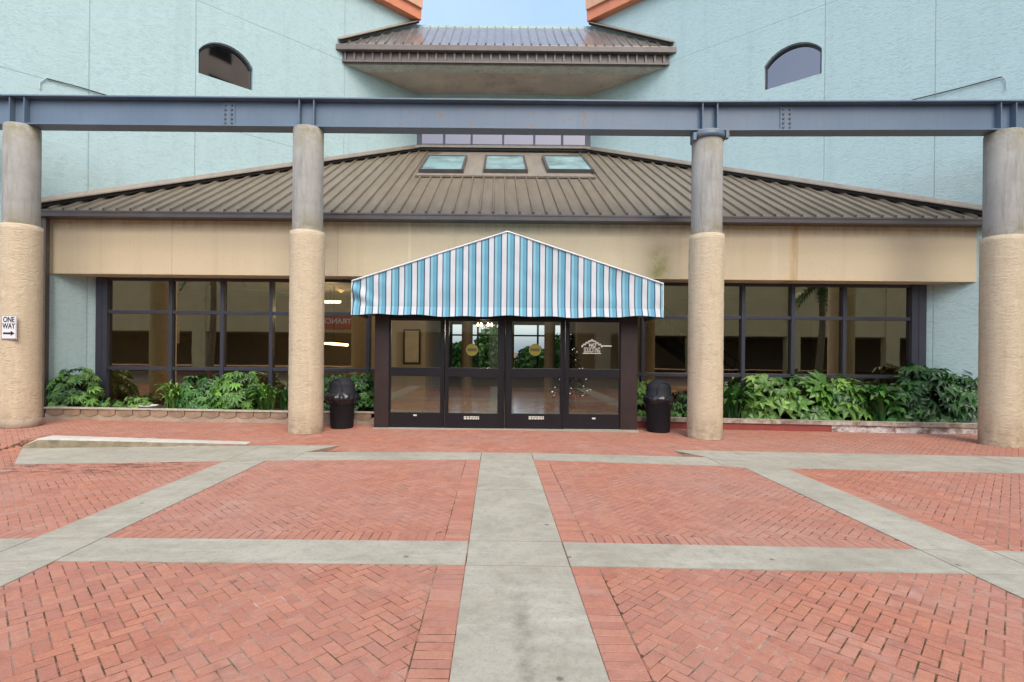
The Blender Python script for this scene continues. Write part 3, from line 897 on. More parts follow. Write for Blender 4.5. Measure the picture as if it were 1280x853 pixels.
# flat pan round the skylights and its lower edge trim
mb = MB()
def onroof(x, y, up): return Vector((x, y, ZL(y))) + NL * up
mb.face([onroof(xs0, Ysk, 0.03), onroof(xs1, Ysk, 0.03), onroof(xs1 - 0.35, YB - 0.3, 0.03), onroof(xs0 + 0.35, YB - 0.3, 0.03)])
mb.obox((onroof(xs0, Ysk, 0.05) + onroof(xs1, Ysk, 0.05)) / 2, ((xs1 - xs0) / 2, 0, 0), Vector((0, 1, SLP)).normalized() * 0.04, NL * 0.025)
mb.build('skylight_pan', M['flash'], low)
sv = Vector((0, 1, SLP)).normalized()
for (xa, xb, ta, tb) in ((523, 579, 530, 583), (604, 660, 606, 657), (684, 743, 678, 737)):
    P, Q = roof_hit(xa, 218.5), roof_hit(xb, 219.5)
    T = roof_hit((ta + tb) / 2, 196)
    wd = (Q.x - P.x) / 2; ln = (T.y - P.y) / sv.y / 2 
    ln = min(ln, 1.15)
    c = Vector(((P.x + Q.x) / 2, 0, 0)); yc = P.y + ln * sv.y + 0.05
    c = onroof(c.x, yc, 0.03)
    k = MB()
    h = 0.11
    for sx in (-1, 1): k.obox(c + Vector((sx * (wd - 0.035), 0, 0)) + NL * h / 2, (0.035, 0, 0), sv * ln, NL * h / 2)
    for sy in (-1, 1): k.obox(c + sv * sy * (ln - 0.035) + NL * h / 2, (wd - 0.072, 0, 0), sv * 0.035, NL * h / 2)
    sk = k.build('skylight', M['gutter'], hotel, 0); sk.location = (0, -14, 0)
    k = MB()
    e = NL * (h - 0.02)
    x_, y_ = Vector((wd - 0.05, 0, 0)), sv * (ln - 0.05)
    k.face([c - x_ - y_ + e, c + x_ - y_ + e, c + x_ + y_ + e, c - x_ + y_ + e])
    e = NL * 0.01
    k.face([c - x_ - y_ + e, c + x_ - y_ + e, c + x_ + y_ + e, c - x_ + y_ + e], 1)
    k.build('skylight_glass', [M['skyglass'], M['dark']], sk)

# gutter under the lower roof
YG = YE - 0.06
zg0, zg1 = at(640, 275.5, YG).z, ZE - 0.035
mb = MB()
gx0, gx1 = wallx_l(YE) - 0.02, wallx_r(YE) + 0.02
mb.box(gx0, gx1, YG, YG + 0.02, zg0, zg1); mb.box(gx0, gx1, YG + 0.02, 11.595, zg0, zg0 + 0.02)
mb.box(gx0, gx1, YG - 0.012, YG - 0.001, zg1 - 0.03, zg1 + 0.003)
hb(mb, 'gutter', M['gutter'], bevel=0.004)
# cream fascia with its soffit
mb = MB()
YF, YW = 11.6, 12.2
mb.box(wallx_l(YF), wallx_r(YF), YF, YW + 0.12, WZ, zg0 + 0.15)
hb(mb, 'entrance_fascia', M['fascia'])
mb = MB()
X = at(56, 400, 11.45).x
mb.box(X - 0.06, X + 0.06, 11.38, 11.5, gz(X), zg0 + 0.01)
hb(mb, 'downspout', M['spout'], bevel=0.01)

# ---- upper roof bridging the towers
YU = 16.2
zu_e = at(630, 56.5, YU).z; zu_t = at(630, 32, YB).z
up, ZU, NU, SU = roof('upper_roof', YU, zu_e, YB + 0.1, zu_t, M['roof_up'], 0.285, 0.05, None, 0.16)
up['label'] = 'grey brown metal roof bridging the two towers'
flashing(up, (wallx_l(YU), YU), (LB.x, YB), zu_e, zu_t, nl, 0.2, 0.18)
flashing(up, (RB.x, YB), (wallx_r(YU), YU), zu_t, zu_e, nr, 0.2, 0.18)
z1_, z2_, z3_ = at(630, 65, YU).z, at(630, 79, YU + 0.12).z, at(630, 86, YU + 0.3).z
mb = MB(); mb.box(wallx_l(YU) - 0.03, wallx_r(YU) + 0.03, YU - 0.06, YU + 0.1, z1_, zu_e - 0.035)
mb.build('eave_gutter', M['gutter_up'], up, 0.01)
mb = MB()
xa, xb = wallx_l(YU + 0.12) , wallx_r(YU + 0.12)
mb.box(xa, xb, YU + 0.12, YU + 0.2, z2_, z1_ + 0.02)
x = xa + 0.1
while x < xb:
    mb.box(x - 0.028, x + 0.028, YU + 0.055, YU + 0.118, z2_ + 0.02, z1_ - 0.002); x += 0.285
mb.box(xa, xb, YU + 0.06, YU + 0.117, z2_ - 0.03, z2_ + 0.018)
mb.build('ribbed_fascia', M['gutter_up'], up)
mb = MB(); mb.box(wallx_l(YU + 0.2), wallx_r(YU + 0.2), YU + 0.2, YU + 0.6, z2_ - 0.06, z2_ + 0.1); mb.build('soffit_edge', M['lip'], up)
mb = MB()
ys0 = YU + 0.6
zz = z2_ - 0.05
mb.face([(wallx_l(ys0), ys0, zz), (LB.x, YB, zz), (RB.x, YB, zz), (wallx_r(ys0), ys0, zz)])
mb.build('soffit', M['soffit'], up)

# ---- lobby glazing
VX0, VX1 = at(468, 460, 10.65).x, at(797, 460, 10.65).x       # entrance vestibule
VY = 10.65
def glazing(x0, x1, mull, jamb_l, jamb_r, label):
    f = MB(); zb = -0.05
    z_a, z_b = at(300, 391.5, YW).z, at(300, 461.5, YW).z
    if x0 > 0: z_a, z_b = at(1000, 398, YW).z, at(1000, 470, YW).z
    f.box(x0, x1, YW - 0.06, YW + 0.08, WZ - 0.07, WZ - 0.003)
    for z in (z_a, z_b): f.box(x0, x1, YW - 0.055, YW + 0.075, z - 0.04, z + 0.04)
    f.box(x0, x1, YW - 0.055, YW + 0.075, zb, zb + 0.3)
    for px in mull:
        X = at(px, 420, YW - 0.06).x
        f.box(X - 0.042, X + 0.042, YW - 0.075, YW + 0.09, zb, WZ - 0.003)
    for a, b in (jamb_l, jamb_r):
        f.box(a, b, YW - 0.09, YW + 0.1, zb, WZ - 0.003)
        f.box((a + b) / 2 - 0.015, (a + b) / 2 + 0.015, YW - 0.1, YW - 0.088, zb, WZ - 0.003)
    o = hb(f, 'lobby_window', M['frame'], label=label, bevel=0.004)
    p = MB(); p.face([(x0, YW, zb), (x1, YW, zb), (x1, YW, WZ - 0.02), (x0, YW, WZ - 0.02)])
    p.build('window_pane', M['glass'], o)
xl = wallx_l(YW); xr = wallx_r(YW)
glazing(xl, VX0, (213, 277.5, 338.5, 398, 460), (xl, at(137, 420, YW).x), (VX0 - 0.06, VX0 - 0.002), 'gridded window wall left of the entrance')
glazing(VX1, xr, (804, 866, 929, 991, 1055.5), (VX1 + 0.002, VX1 + 0.05), (at(1136, 420, YW).x, xr), 'gridded window wall right of the entrance')

# ---- entrance vestibule: side panels, header and four door leaves
mb = MB()
ZH = at(630, 400, VY).z; ZV = 2.95
for a, b in ((VX0, at(486, 460, VY).x), (at(776, 460, VY).x, VX1)):
    mb.box(a, b, VY, VY + 0.14, gz(a) - 0.02, ZV)
mb.box(VX0, VX0 + 0.06, VY + 0.141, YW - 0.1, 0, ZV); mb.box(VX1 - 0.06, VX1, VY + 0.141, YW - 0.1, -0.05, ZV)
mb.box(VX0, VX1, VY - 0.001, YW - 0.1, ZV + 0.001, ZV + 0.1)
hb(mb, 'vestibule_frame', M['brownmetal'], bevel=0.006, label='oxblood brown frame round the entrance doors')
mb = MB(); mb.box(at(486, 460, VY).x + 0.002, at(776, 460, VY).x - 0.002, VY + 0.01, VY + 0.1, ZH, ZV); hb(mb, 'door_header', M['door'])
mb = MB(); mb.box(VX0, VX1, VY - 0.12, VY + 0.3, -0.05, 0.012); hb(mb, 'threshold', M['concrete'])
spans = [(484, 487, 551, 556), (556, 560, 623, 631), (631, 639, 701, 706.5), (706.5, 711, 775, 777)]
doors = []
for i, (a, ga, gb_, b) in enumerate(spans):
    Xa, Xb = at(a, 460, VY).x + 0.006, at(b, 460, VY).x - 0.006
    Ga, Gb = at(ga, 460, VY).x, at(gb_, 460, VY).x
    yo = VY + (0.0 if i in (1, 2) else 0.03)
    z0 = 0.016
    zr = [z0, at(630, 517, VY).z, at(630, 471.5, VY).z, at(630, 460.5, VY).z, ZH - 0.01, ZH - 0.004]
    f = MB()
    f.box(Xa, Ga, yo, yo + 0.05, z0, ZH - 0.004); f.box(Gb, Xb, yo, yo + 0.05, z0, ZH - 0.004)
    f.box(Ga, Gb, yo + 0.002, yo + 0.048, zr[0], zr[1]); f.box(Ga, Gb, yo + 0.002, yo + 0.048, zr[2], zr[3])
    f.box(Ga, Gb, yo + 0.002, yo + 0.048, ZH - 0.03, ZH - 0.004)
    # beads, so the leaves are not flat sheets
    for za, zb_ in ((zr[1], zr[2]), (zr[3], ZH - 0.03)):
        f.box(Ga, Ga + 0.015, yo + 0.012, yo + 0.04, za, zb_); f.box(Gb - 0.015, Gb, yo + 0.012, yo + 0.04, za, zb_)
    if i in (0, 1, 2): f.box(Xb - 0.035, Xb - 0.01, yo - 0.025, yo - 0.001, z0 + 0.01, ZH - 0.02)
    if i == 2: f.box(Xa + 0.01, Xa + 0.035, yo - 0.025, yo - 0.001, z0 + 0.01, ZH - 0.02)
    d = hb(f, 'entrance_door', M['door'], bevel=0.003)
    d['label'] = ['leftmost glass door leaf', 'left sliding glass door with yellow sticker', 'right sliding glass door with yellow sticker', 'glass door with the no soliciting decal'][i]
    doors.append(d)
    p = MB()
    for za, zb_ in ((zr[1], zr[2]), (zr[3], ZH - 0.03)):
        p.face([(Ga, yo + 0.025, za), (Gb, yo + 0.025, za), (Gb, yo + 0.025, zb_), (Ga, yo + 0.025, zb_)])
    p.build('door_glass', M['doorglass'], d)
    s = MB()
    if i in (1, 2):
        c = at((590, 669)[i - 1], 437.5, VY)
        rows = []
        s.face([(c.x + 0.125 * math.cos(t * math.pi / 14), yo + 0.021, c.z + 0.125 * math.sin(t * math.pi / 14)) for t in range(28)])
        st = s.build('round_sticker', M['yellow'], d)
        k = MB(); k.box(c.x - 0.095, c.x + 0.095, yo + 0.017, yo + 0.0205, c.z - 0.028, c.z + 0.03)
        k.build('sticker_band', simple('olive_sticker_ink', (0.06, 0.05, 0.015), 0.6), d)
        c = at((589, 670)[i - 1], 522.5, VY)
        k = MB()
        for row in (0.018, -0.018):
            x = c.x - 0.15
            while x < c.x + 0.15:
                wd = random.uniform(0.03, 0.06); k.box(x, min(x + wd, c.x + 0.16), yo - 0.002, yo + 0.0015, c.z + row - 0.013, c.z + row + 0.013); x += wd + 0.012
        k.build('floor_label', M['decal'], d)
    else:
        c = at(518.5 if i == 0 else 742.5, 519.5 if i == 0 else 523.5, VY)
        k = MB(); k.box(c.x - 0.035, c.x + 0.035, yo - 0.002, yo + 0.0015, c.z - 0.016, c.z + 0.016); k.build('floor_label', M['decal'], d)
# NO SOLICITING decal on the rightmost door (letters, arch of small scrolls, pointer)
d = doors[3]; yo = VY + 0.03 + 0.018
c = at(740.5, 438.3, VY)
o = text('decal_lettering', 'SOLICITING', 0.15, M['decal'], d, (c.x, yo, c.z + 0.005), bold=0.001, sx=0.42)
o = text('decal_lettering', 'NO', 0.1, M['decal'], d, (c.x + 0.01, yo, c.z + 0.105), bold=0.003, sx=0.95)
k = MB()
k.box(c.x - 0.19, c.x + 0.19, yo - 0.001, yo + 0.002, c.z - 0.068, c.z - 0.054)
for i in range(13):
    t = -1 + i / 6
    k.lathe([(0.001, -0.001), (0.022, -0.001), (0.022, 0.002), (0.001, 0.002)], (0, 0, 0), 8)
# replace the lathe placeholders by scrolls along the arch
k = MB(); k.box(c.x - 0.19, c.x + 0.19, yo - 0.001, yo + 0.002, c.z - 0.068, c.z - 0.054)
for i in range(15):
    t = -1 + i / 7
    zx = c.z + 0.205 - 0.115 * abs(t) ** 1.2 + (0.012 if i % 2 else -0.004)
    x = c.x + t * 0.2
    k.face([(x + 0.021 * math.cos(a * math.pi / 5), yo, zx + 0.021 * math.sin(a * math.pi / 5)) for a in range(10)])
k.box(c.x + 0.2, c.x + 0.385, yo - 0.001, yo + 0.002, c.z + 0.083, c.z + 0.107)
k.face([(c.x + 0.385, yo, c.z + 0.083), (c.x + 0.42, yo, c.z + 0.095), (c.x + 0.385, yo, c.z + 0.107)])
k.build('decal_border', M['decal'], d)

# ---- lobby behind the glass
lob_wall = simple('beige_lobby_wall', (0.30, 0.255, 0.19), 0.8, var=0.06)
lob_ceil = simple('lobby_ceiling', (0.5, 0.47, 0.4), 0.85, var=0.05)
lob_floor = simple('polished_lobby_tile', (0.36, 0.30, 0.23), 0.18, var=0.12, vs_=2)
YL = 23.0
mb = MB(); mb.box(xl, xr, YW - 0.04, YL, -0.3, 0.004); mb.box(VX0 + 0.06, VX1 - 0.06, VY + 0.3, YW - 0.041, -0.3, 0.006)
hb(mb, 'lobby_floor', lob_floor)
mb = MB(); mb.box(xl, xr, YW + 0.121, YL, WZ + 0.02, WZ + 0.2); hb(mb, 'lobby_ceiling', lob_ceil)
mb = MB()
mb.box(xl - 0.2, xl - 0.003, YW + 0.1, YL, 0.005, WZ + 0.015); mb.box(xr + 0.003, xr + 0.2, YW + 0.1, YL, 0.005, WZ + 0.015)
mb.box(xl, -2.35, 16.5, 16.7, 0.005, WZ + 0.015); mb.box(2.55, xr, 16.5, 16.7, 0.005, WZ + 0.015)
mb.box(-2.35, -2.25, 16.502, YL - 0.3, 0.005, WZ + 0.015); mb.box(4.4, 4.5, 16.705, YL - 0.3, 0.005, WZ + 0.015)
# back wall with garden windows
zs0, zs1 = 0.75, 2.75
mb.box(-2.25, 4.4, YL - 0.3, YL - 0.1, 0.005, zs0); mb.box(-2.25, 4.4, YL - 0.3, YL - 0.1, zs1, WZ + 0.015)
for a, b in ((-2.25, -1.95), (0.35, 0.75), (2.9, 4.4)): mb.box(a, b, YL - 0.3, YL - 0.1, zs0, zs1)
hb(mb, 'lobby_walls', lob_wall)
mb = MB()
for a, b in ((-1.95, 0.35), (0.75, 2.9)):
    n = 2
    for i in range(n + 1):
        x = a + (b - a) * i / n; mb.box(x - 0.04, x + 0.04, YL - 0.26, YL - 0.18, zs0, zs1)
    mb.box(a + 0.04, b - 0.04, YL - 0.258, YL - 0.182, 2.25, 2.32)
gw = hb(mb, 'garden_window', M['door'])
for x in (-1.05, 1.95):
    mb = MB(); mb.lathe([(0.2, 0), (0.2, WZ)], (x, 18.9, 0.006), 20, caps=False)
    hb(mb, 'lobby_column', lob_wall)

# garden hedge seen through the lobby
def leaves_into(mb, c, rx, ry, rz, n, size, tone=(0, 1)):
    for _ in range(n):
        a = random.uniform(0, 2 * math.pi); u = random.uniform(-1, 1); r = random.uniform(0.55, 1) 
        s = math.sqrt(1 - u * u)
        p = Vector((c[0] + rx * r * s * math.cos(a), c[1] + ry * r * s * math.sin(a), c[2] + rz * r * u))
        d = Vector((random.gauss(0, 1), random.gauss(0, 1), random.gauss(0, 1))).normalized()
        e = d.cross(Vector((random.gauss(0, 1), random.gauss(0, 1), random.gauss(0, 1)))).normalized()
        k = size * random.uniform(0.6, 1.3)
        mb.face([p - d * k * 0.5, p + e * k * 0.25, p + d * k * 0.5, p - e * k * 0.25])
        t = random.uniform(*tone); mb.cols.append((t, t, t, 1))
mb = MB(); mb.face([(-40, YL + 0.4, 0.03), (40, YL + 0.4, 0.03), (40, 60, 0.03), (-40, 60, 0.03)])
tag(mb.build('lawn', simple('garden_lawn', (0.05, 0.13, 0.03), 0.9, var=0.3, vs_=3)), kind='structure')
hedge_x = [(-1.7, 1.9, 'leaf_mid', 'mid green garden shrub seen through the left sliding door'), (1.9, 1.7, 'leaf_pale', 'bright green garden shrub seen through the right sliding door'),
           (-0.2, 2.7, 'leaf_pale', 'taller pale garden shrub seen between the two sliding doors'), (3.4, 2.3, 'leaf_mid', 'garden shrub seen at the right edge of the right sliding door')]
for x, h, mt, lb in hedge_x:
    e = empty('garden_shrub', (x, 26.0 + abs(h - 1.9) * 2, 0.03), 0, lb, 'shrub')
    mb = MB(); mb.cols = []
    leaves_into(mb, (0, 0, h * 0.58), 1.0, 0.8, h * 0.5, 1500, 0.3)
    mb.build('foliage', M[mt], e)
    mb = MB()
    for k in range(5): mb.tube([(0.05 * k - 0.1, 0, 0), (0.25 * (k - 2), 0.1, h * 0.8)], 0.03, 6)
    mb.build('stem', M['stem'], e)

# ------------------------------------------------------------------ awning
aw = empty('entrance_awning', (0.2, 10.25, 0), label='blue and white striped canvas awning over the entrance doors', cat='awning')
YA = 10.25
pk, cl_, cr_ = at(634.5, 290, YA), at(440, 351, YA), at(829, 355.5, YA)
bl, br = at(441, 392.5, YA), at(828, 398.5, YA)
x0, x1 = cl_.x, cr_.x
zc = (cl_.z + cr_.z) / 2; zbm = (bl.z + br.z) / 2
def ztop(x):
    return zc + (pk.z - zc) * ((x - x0) / (pk.x - x0) if x < pk.x else (x1 - x) / (x1 - pk.x))
NX, NZ = 150, 26
mb = MB()
rows = []
def wrinkle(x, z):
    a = 0.05 * noise.noise(Vector((x * 1.3, z * 1.5, 1))) + 0.012 * noise.noise(Vector((x * 4 + z * 3, z * 3, 4)))
    e = max(0, 1 - (x - x0) / 0.8); a += e * 0.04 * math.sin((x * 9 + z * 13)) + 0.02 * e * math.sin(x * 17 + z * 21)       # pulled folds at the left corner
    e = max(0, 1 - (x1 - x) / 0.6); a += e * 0.012 * math.sin((-x * 9 + z * 10))
    return a
zseam = zbm + 0.16
sag = lambda x: 0.012 * math.sin(x * 2.6 + 0.5) + 0.012 * math.sin(x * 7.3) + 0.02 * (((x - pk.x) / (x1 - pk.x)) ** 2 - 0.4)
for j in range(NZ + 1):
    t = j / NZ
    row = []
    for i in range(NX + 1):
        x = x0 + (x1 - x0) * i / NX
        zb_ = zseam
        z = zb_ + (ztop(x) - zb_) * t
        row.append((x - 0.2, wrinkle(x, z) * min(1, 4 * t * (1 - t) + 0.15), z))
    rows.append(row)
mb.grid(rows, 0, True)
mb.build('front_panel', M['stripe'], aw)
mb = MB(); rows = []
for j in range(7):
    t = j / 6
    rows.append([(x0 + (x1 - x0) * i / NX - 0.2, -0.012 - 0.045 * (1 - t) - 0.014 * math.sin(i * 0.32) * (1 - t) + wrinkle(x0 + (x1 - x0) * i / NX, zseam) * 0.15,
                  zbm + sag(x0 + (x1 - x0) * i / NX) * 1.0 + (zseam + 0.012 - zbm - sag(x0 + (x1 - x0) * i / NX)) * t) for i in range(NX + 1)])
mb.grid(rows, 0, True)
mb.build('valance', M['stripe'], aw)
DA = YF - YA - 0.01
for s, xe in ((-1, x0), (1, x1)):
    mb = MB()
    rows = [[(xe + (pk.x - xe) * i / 24 - 0.2, DA * j / 8, zc + (pk.z - zc) * i / 24 - 0.015 * math.sin(math.pi * j / 8)) for i in range(25)] for j in range(9)]
    mb.grid(rows, 0, True)
    rows = [[(xe - 0.2, DA * j / 8, zbm + (zc - zbm) * i / 6) for i in range(7)] for j in range(9)]
    mb.grid(rows, 0, True)
    mb.build('roof_panel', M['stripe'], aw)
mb = MB()
mb.tube([(x0 - 0.2, -0.012, zc), (pk.x - 0.2, -0.012, pk.z + 0.004), (x1 - 0.2, -0.012, zc)], 0.017, 8)
mb.tube([(x0 - 0.2, -0.006, zbm), (x0 - 0.2, -0.006, zc)], 0.012, 6); mb.tube([(x1 - 0.2, -0.006, zbm), (x1 - 0.2, -0.006, zc)], 0.012, 6)
mb.build('edge_piping', M['piping'], aw)
mb = MB()
mb.tube([(x0 - 0.17, 0.04, zseam), (x1 - 0.23, 0.04, zseam)], 0.016, 8)
for x in (x0 + 0.03, pk.x, x1 - 0.03):
    mb.tube([(x - 0.2, 0.04, zseam), (x - 0.2, DA, zseam)], 0.016, 8)
    mb.tube([(x - 0.2, 0.045, zseam), (x - 0.2, 0.045, ztop(x) - 0.03)], 0.016, 8)
mb.build('awning_frame', M['door'], aw)

# ------------------------------------------------------------------ columns and steel beam
YC, YR = 10.05, 9.9
cpos = [(at(26, 400, YC).x, YC), (at(384.5, 300, YC).x, YC), (at(883, 300, YC).x, YC), (at(1252, 400, YR).x, YR)]
ZBM = HC + 274.2 * YC / F                 # underside of the beam
zj = [at(25, 279, YC - 0.3).z, at(385, 287, YC - 0.3).z, at(883, 291, YC - 0.3).z, at(1252, 293, YR - 0.3).z]
clab = ['cream stucco column carrying the one way sign', 'cream stucco column with bare concrete top, beside the left trash can',
        'cream stucco column with blue steel cap, beside the right trash can', 'cream stucco column at the right end of the beam, in front of the tall shrubs']
for i, (X, Y) in enumerate(cpos):
    zb = gz(X)
    e = empty('stucco_column', (X, Y, 0), 0, clab[i], 'column', 'columns carrying the blue steel beam')
    mb = MB()
    n = 40
    prof = [(0.322 + 0.006 * noise.noise(Vector((i * 7, k * 0.7, 0))), zb + 0.005 + (zj[i] - zb) * k / n) for k in range(n + 1)]
    prof += [(0.300, zj[i] + 0.012)]
    mb.lathe(prof, n=48, wob=0.012)
    mb.build('stucco_shaft', M['cream_rough'], e)
    mb = MB()
    hi = ZBM - 0.004
    if i == 0: hi = ZBM - 0.004
    mb.lathe([(0.283, zj[i] + 0.0), (0.283, hi - 0.02), (0.27, hi)], n=48)
    mb.build('concrete_top', M['column_concrete'], e)
    if i == 0:
        mb = MB(); mb.lathe([(0.325, zb + 0.0), (0.334, zb + 0.01), (0.334, zb + 0.15), (0.32, zb + 0.16)], n=48, caps=False)
        mb.build('base_band', M['planter_l'], e)
    if i == 2:
        mb = MB(); mb.lathe([(0.29, hi - 0.15), (0.312, hi - 0.15), (0.312, hi - 0.03), (0.29, hi - 0.03)], n=40, caps=False)
        mb.obox((0.31, -0.14, hi - 0.08), (0.03, 0, 0), (0, 0.05, 0), (0, 0, 0.07)); mb.obox((-0.31, -0.14, hi - 0.12), (0.03, 0, 0), (0, 0.05, 0), (0, 0, 0.07))
        mb.lathe([(0.014, -0.03), (0.014, 0.03)], (0.345, -0.14, hi - 0.07), 8)
        mb.build('steel_cap', M['beam'], e)

BH, BW, TF, TW = 0.565, 0.30, 0.028, 0.016
bm_e = empty('steel_beam', (0, YC, ZBM), label='long blue grey steel girder resting on the four columns', cat='beam')
line = [(-14.5, YC), (cpos[2][0], YC), (cpos[3][0], YR), (14.5, YR - 0.08)]
def sweep(y0, y1, z0, z1):
    mb = MB()
    rows = []
    for (x, y) in line:
        rows.append([(x, y - YC + y0, z0), (x, y - YC + y1, z0), (x, y - YC + y1, z1), (x, y - YC + y0, z1)])
    mb.grid(rows, 0, False, True)
    return mb
sweep(-BW / 2, BW / 2, 0, TF).build('bottom_flange', M['beam'], bm_e, 0.003)
sweep(-BW / 2, BW / 2, BH - TF, BH).build('top_flange', M['beam'], bm_e, 0.003)
sweep(-TW / 2, TW / 2, TF - 0.001, BH - TF + 0.001).build('web', M['beam'], bm_e)
def by(x): return 0.0 if x < cpos[2][0] else (x - cpos[2][0]) / (cpos[3][0] - cpos[2][0]) * (YR - YC)
for (X, Y) in cpos:
    for s in (-1, 1):
        x = X + s * 0.14 if X < 8 else X - 0.02 + s * 0.14
        mb = MB(); mb.box(x - 0.009, x + 0.009, by(x) - BW / 2 + 0.02, by(x) + BW / 2 - 0.02, TF + 0.001, BH - TF - 0.001)
        mb.build('stiffener_plate', M['beam'], bm_e)
for px in (286.5, 981):
    X = at(px, 145, YC).x; y = by(X)
    mb = MB(); mb.box(X - 0.12, X + 0.12, y - TW / 2 - 0.014, y - TW / 2 - 0.001, TF + 0.03, BH - TF - 0.03)
    pl = mb.build('splice_plate', M['beam'], bm_e, 0.002)
    mb = MB()
    for sx in (-0.062, 0.062):
        for k in range(5):
            z = TF + 0.075 + k * 0.088
            n0 = [(X + sx + 0.022 * math.cos(a * math.pi / 3), y - TW / 2 - 0.0145, z + 0.022 * math.sin(a * math.pi / 3)) for a in range(6)]
            n1 = [(p[0], p[1] - 0.018, p[2]) for p in n0]
            mb.face(n1[::-1])
            for a in range(6): mb.face([n0[a], n0[(a + 1) % 6], n1[(a + 1) % 6], n1[a]])
    mb.build('bolt_heads', M['gutter'], pl)

# ------------------------------------------------------------------ one way sign
c = at(11, 409, YC - 0.345)
sg = empty('street_sign', (c.x, c.y, c.z), label='white one way sign with black right arrow on the leftmost column', cat='sign')
mb = MB(); mb.box(-0.145, 0.145, 0, 0.004, -0.225, 0.225)
mb.build('sign_plate', M['white'], sg, 0.001)
mb = MB()
for a, b, c_, d_ in ((-0.138, 0.138, 0.213, 0.219), (-0.138, 0.138, -0.219, -0.213), (-0.138, -0.132, -0.2125, 0.2125), (0.132, 0.138, -0.2125, 0.2125)):
    mb.box(a, b, -0.002, 0.001, c_, d_)
mb.build('sign_border', M['black'], sg)
text('sign_lettering', 'ONE', 0.14, M['black'], sg, (0, -0.001, 0.135), bold=0.003, sx=0.72)
text('sign_lettering', 'WAY', 0.14, M['black'], sg, (0, -0.001, 0.015), bold=0.003, sx=0.72)
mb = MB(); mb.box(-0.105, 0.035, -0.002, 0.001, -0.135, -0.1)
mb.face([(0.036, -0.002, -0.165), (0.11, -0.002, -0.1175), (0.036, -0.002, -0.07)])
mb.build('sign_arrow', M['black'], sg)

# ------------------------------------------------------------------ planters
YP = 11.2
def planter_left():
    xa, xb = at(56, 520, 11.0).x, VX0 - 0.02
    e = empty('planter', ((xa + xb) / 2, YP, 0), label='low tan planter with scalloped edging left of the entrance', cat='planter')
    ox = (xa + xb) / 2
    def yf(x): return -0.2 * max(0, (-4 - (x + ox)) / 5.5)
    N = 24
    mb = MB(); lo = []; 
    xs_ = [xa - ox + (xb - xa) * i / N for i in range(N + 1)]
    rows = [[(x, yf(x) + 0.0, gz(x + ox) - 0.02) for x in xs_], [(x, yf(x), gz(x + ox) + 0.125) for x in xs_], [(x, yf(x) + 0.16, gz(x + ox) + 0.125) for x in xs_]]
    mb.grid(rows, 0, False); mb.build('planter_wall', M['planter_l'], e, 0.006)
    # scalloped edging units
    mb = MB()
    x = xa - ox + 0.02
    while x < xb - ox - 0.3:
        wd = 0.36
        g0 = gz(x + ox); y0 = yf(x + wd / 2) - 0.012
        P = []
        for i in range(9):
            t = i / 8; P.append((x + 0.006 + (wd - 0.012) * t, g0 + 0.125 - 0.045 * math.sin(math.pi * t)))
        dz = random.uniform(-0.006, 0.006); rk = random.uniform(-0.008, 0.008)
        top = [(p[0], g0 + 0.225 + dz + (i - 4) * rk / 4) for i, p in enumerate(P)]
        for i in range(8):
            a, b, c_, d_ = P[i], P[i + 1], top[i + 1], top[i]
            mb.face([(a[0], y0, a[1]), (b[0], y0, b[1]), (c_[0], y0, c_[1]), (d_[0], y0, d_[1])])
            mb.face([(d_[0], y0, d_[1]), (c_[0], y0, c_[1]), (c_[0], y0 + 0.1, c_[1]), (d_[0], y0 + 0.1, d_[1])])
            mb.face([(a[0], y0, a[1]), (a[0], y0 + 0.1, a[1]), (b[0], y0 + 0.1, b[1]), (b[0], y0, b[1])])
        for q, tq in ((P[0], top[0]), (P[-1], top[-1])):
            mb.face([(q[0], y0, q[1]), (q[0], y0 + 0.1, q[1]), (tq[0], y0 + 0.1, tq[1]), (tq[0], y0, tq[1])])
        x += wd
    mb.build('scalloped_edging', M['scallop'], e)
    mb = MB()
    rows = [[(x, yf(x) - 0.03, gz(x + ox) + 0.233 + 0.004 * noise.noise(Vector((x * 3, 0, 0)))) for x in xs_], [(x, yf(x) - 0.03, gz(x + ox) + 0.262 + 0.006 * noise.noise(Vector((x * 3, 0, 0)))) for x in xs_],
            [(x, yf(x) + 0.13, gz(x + ox) + 0.262) for x in xs_]]
    mb.grid(rows, 0, False); mb.build('planter_cap', M['cap'], e, 0.008)
    mb = MB(); mb.box(xa - ox, xb - ox, 0.1, YW - YP - 0.1, 0, 0.24); 
    mb = MB(); rows = [[(x, yf(x) + 0.1 + (YW - 0.06 - YP - yf(x) - 0.1) * j / 5, 0.22 + gz(x + ox) * 0.6 + 0.03 * noise.noise(Vector((x * 2, j, 0)))) for x in xs_] for j in range(6)]
    mb.grid(rows, 0, True); mb.build('soil_bed', M['soil'], e)
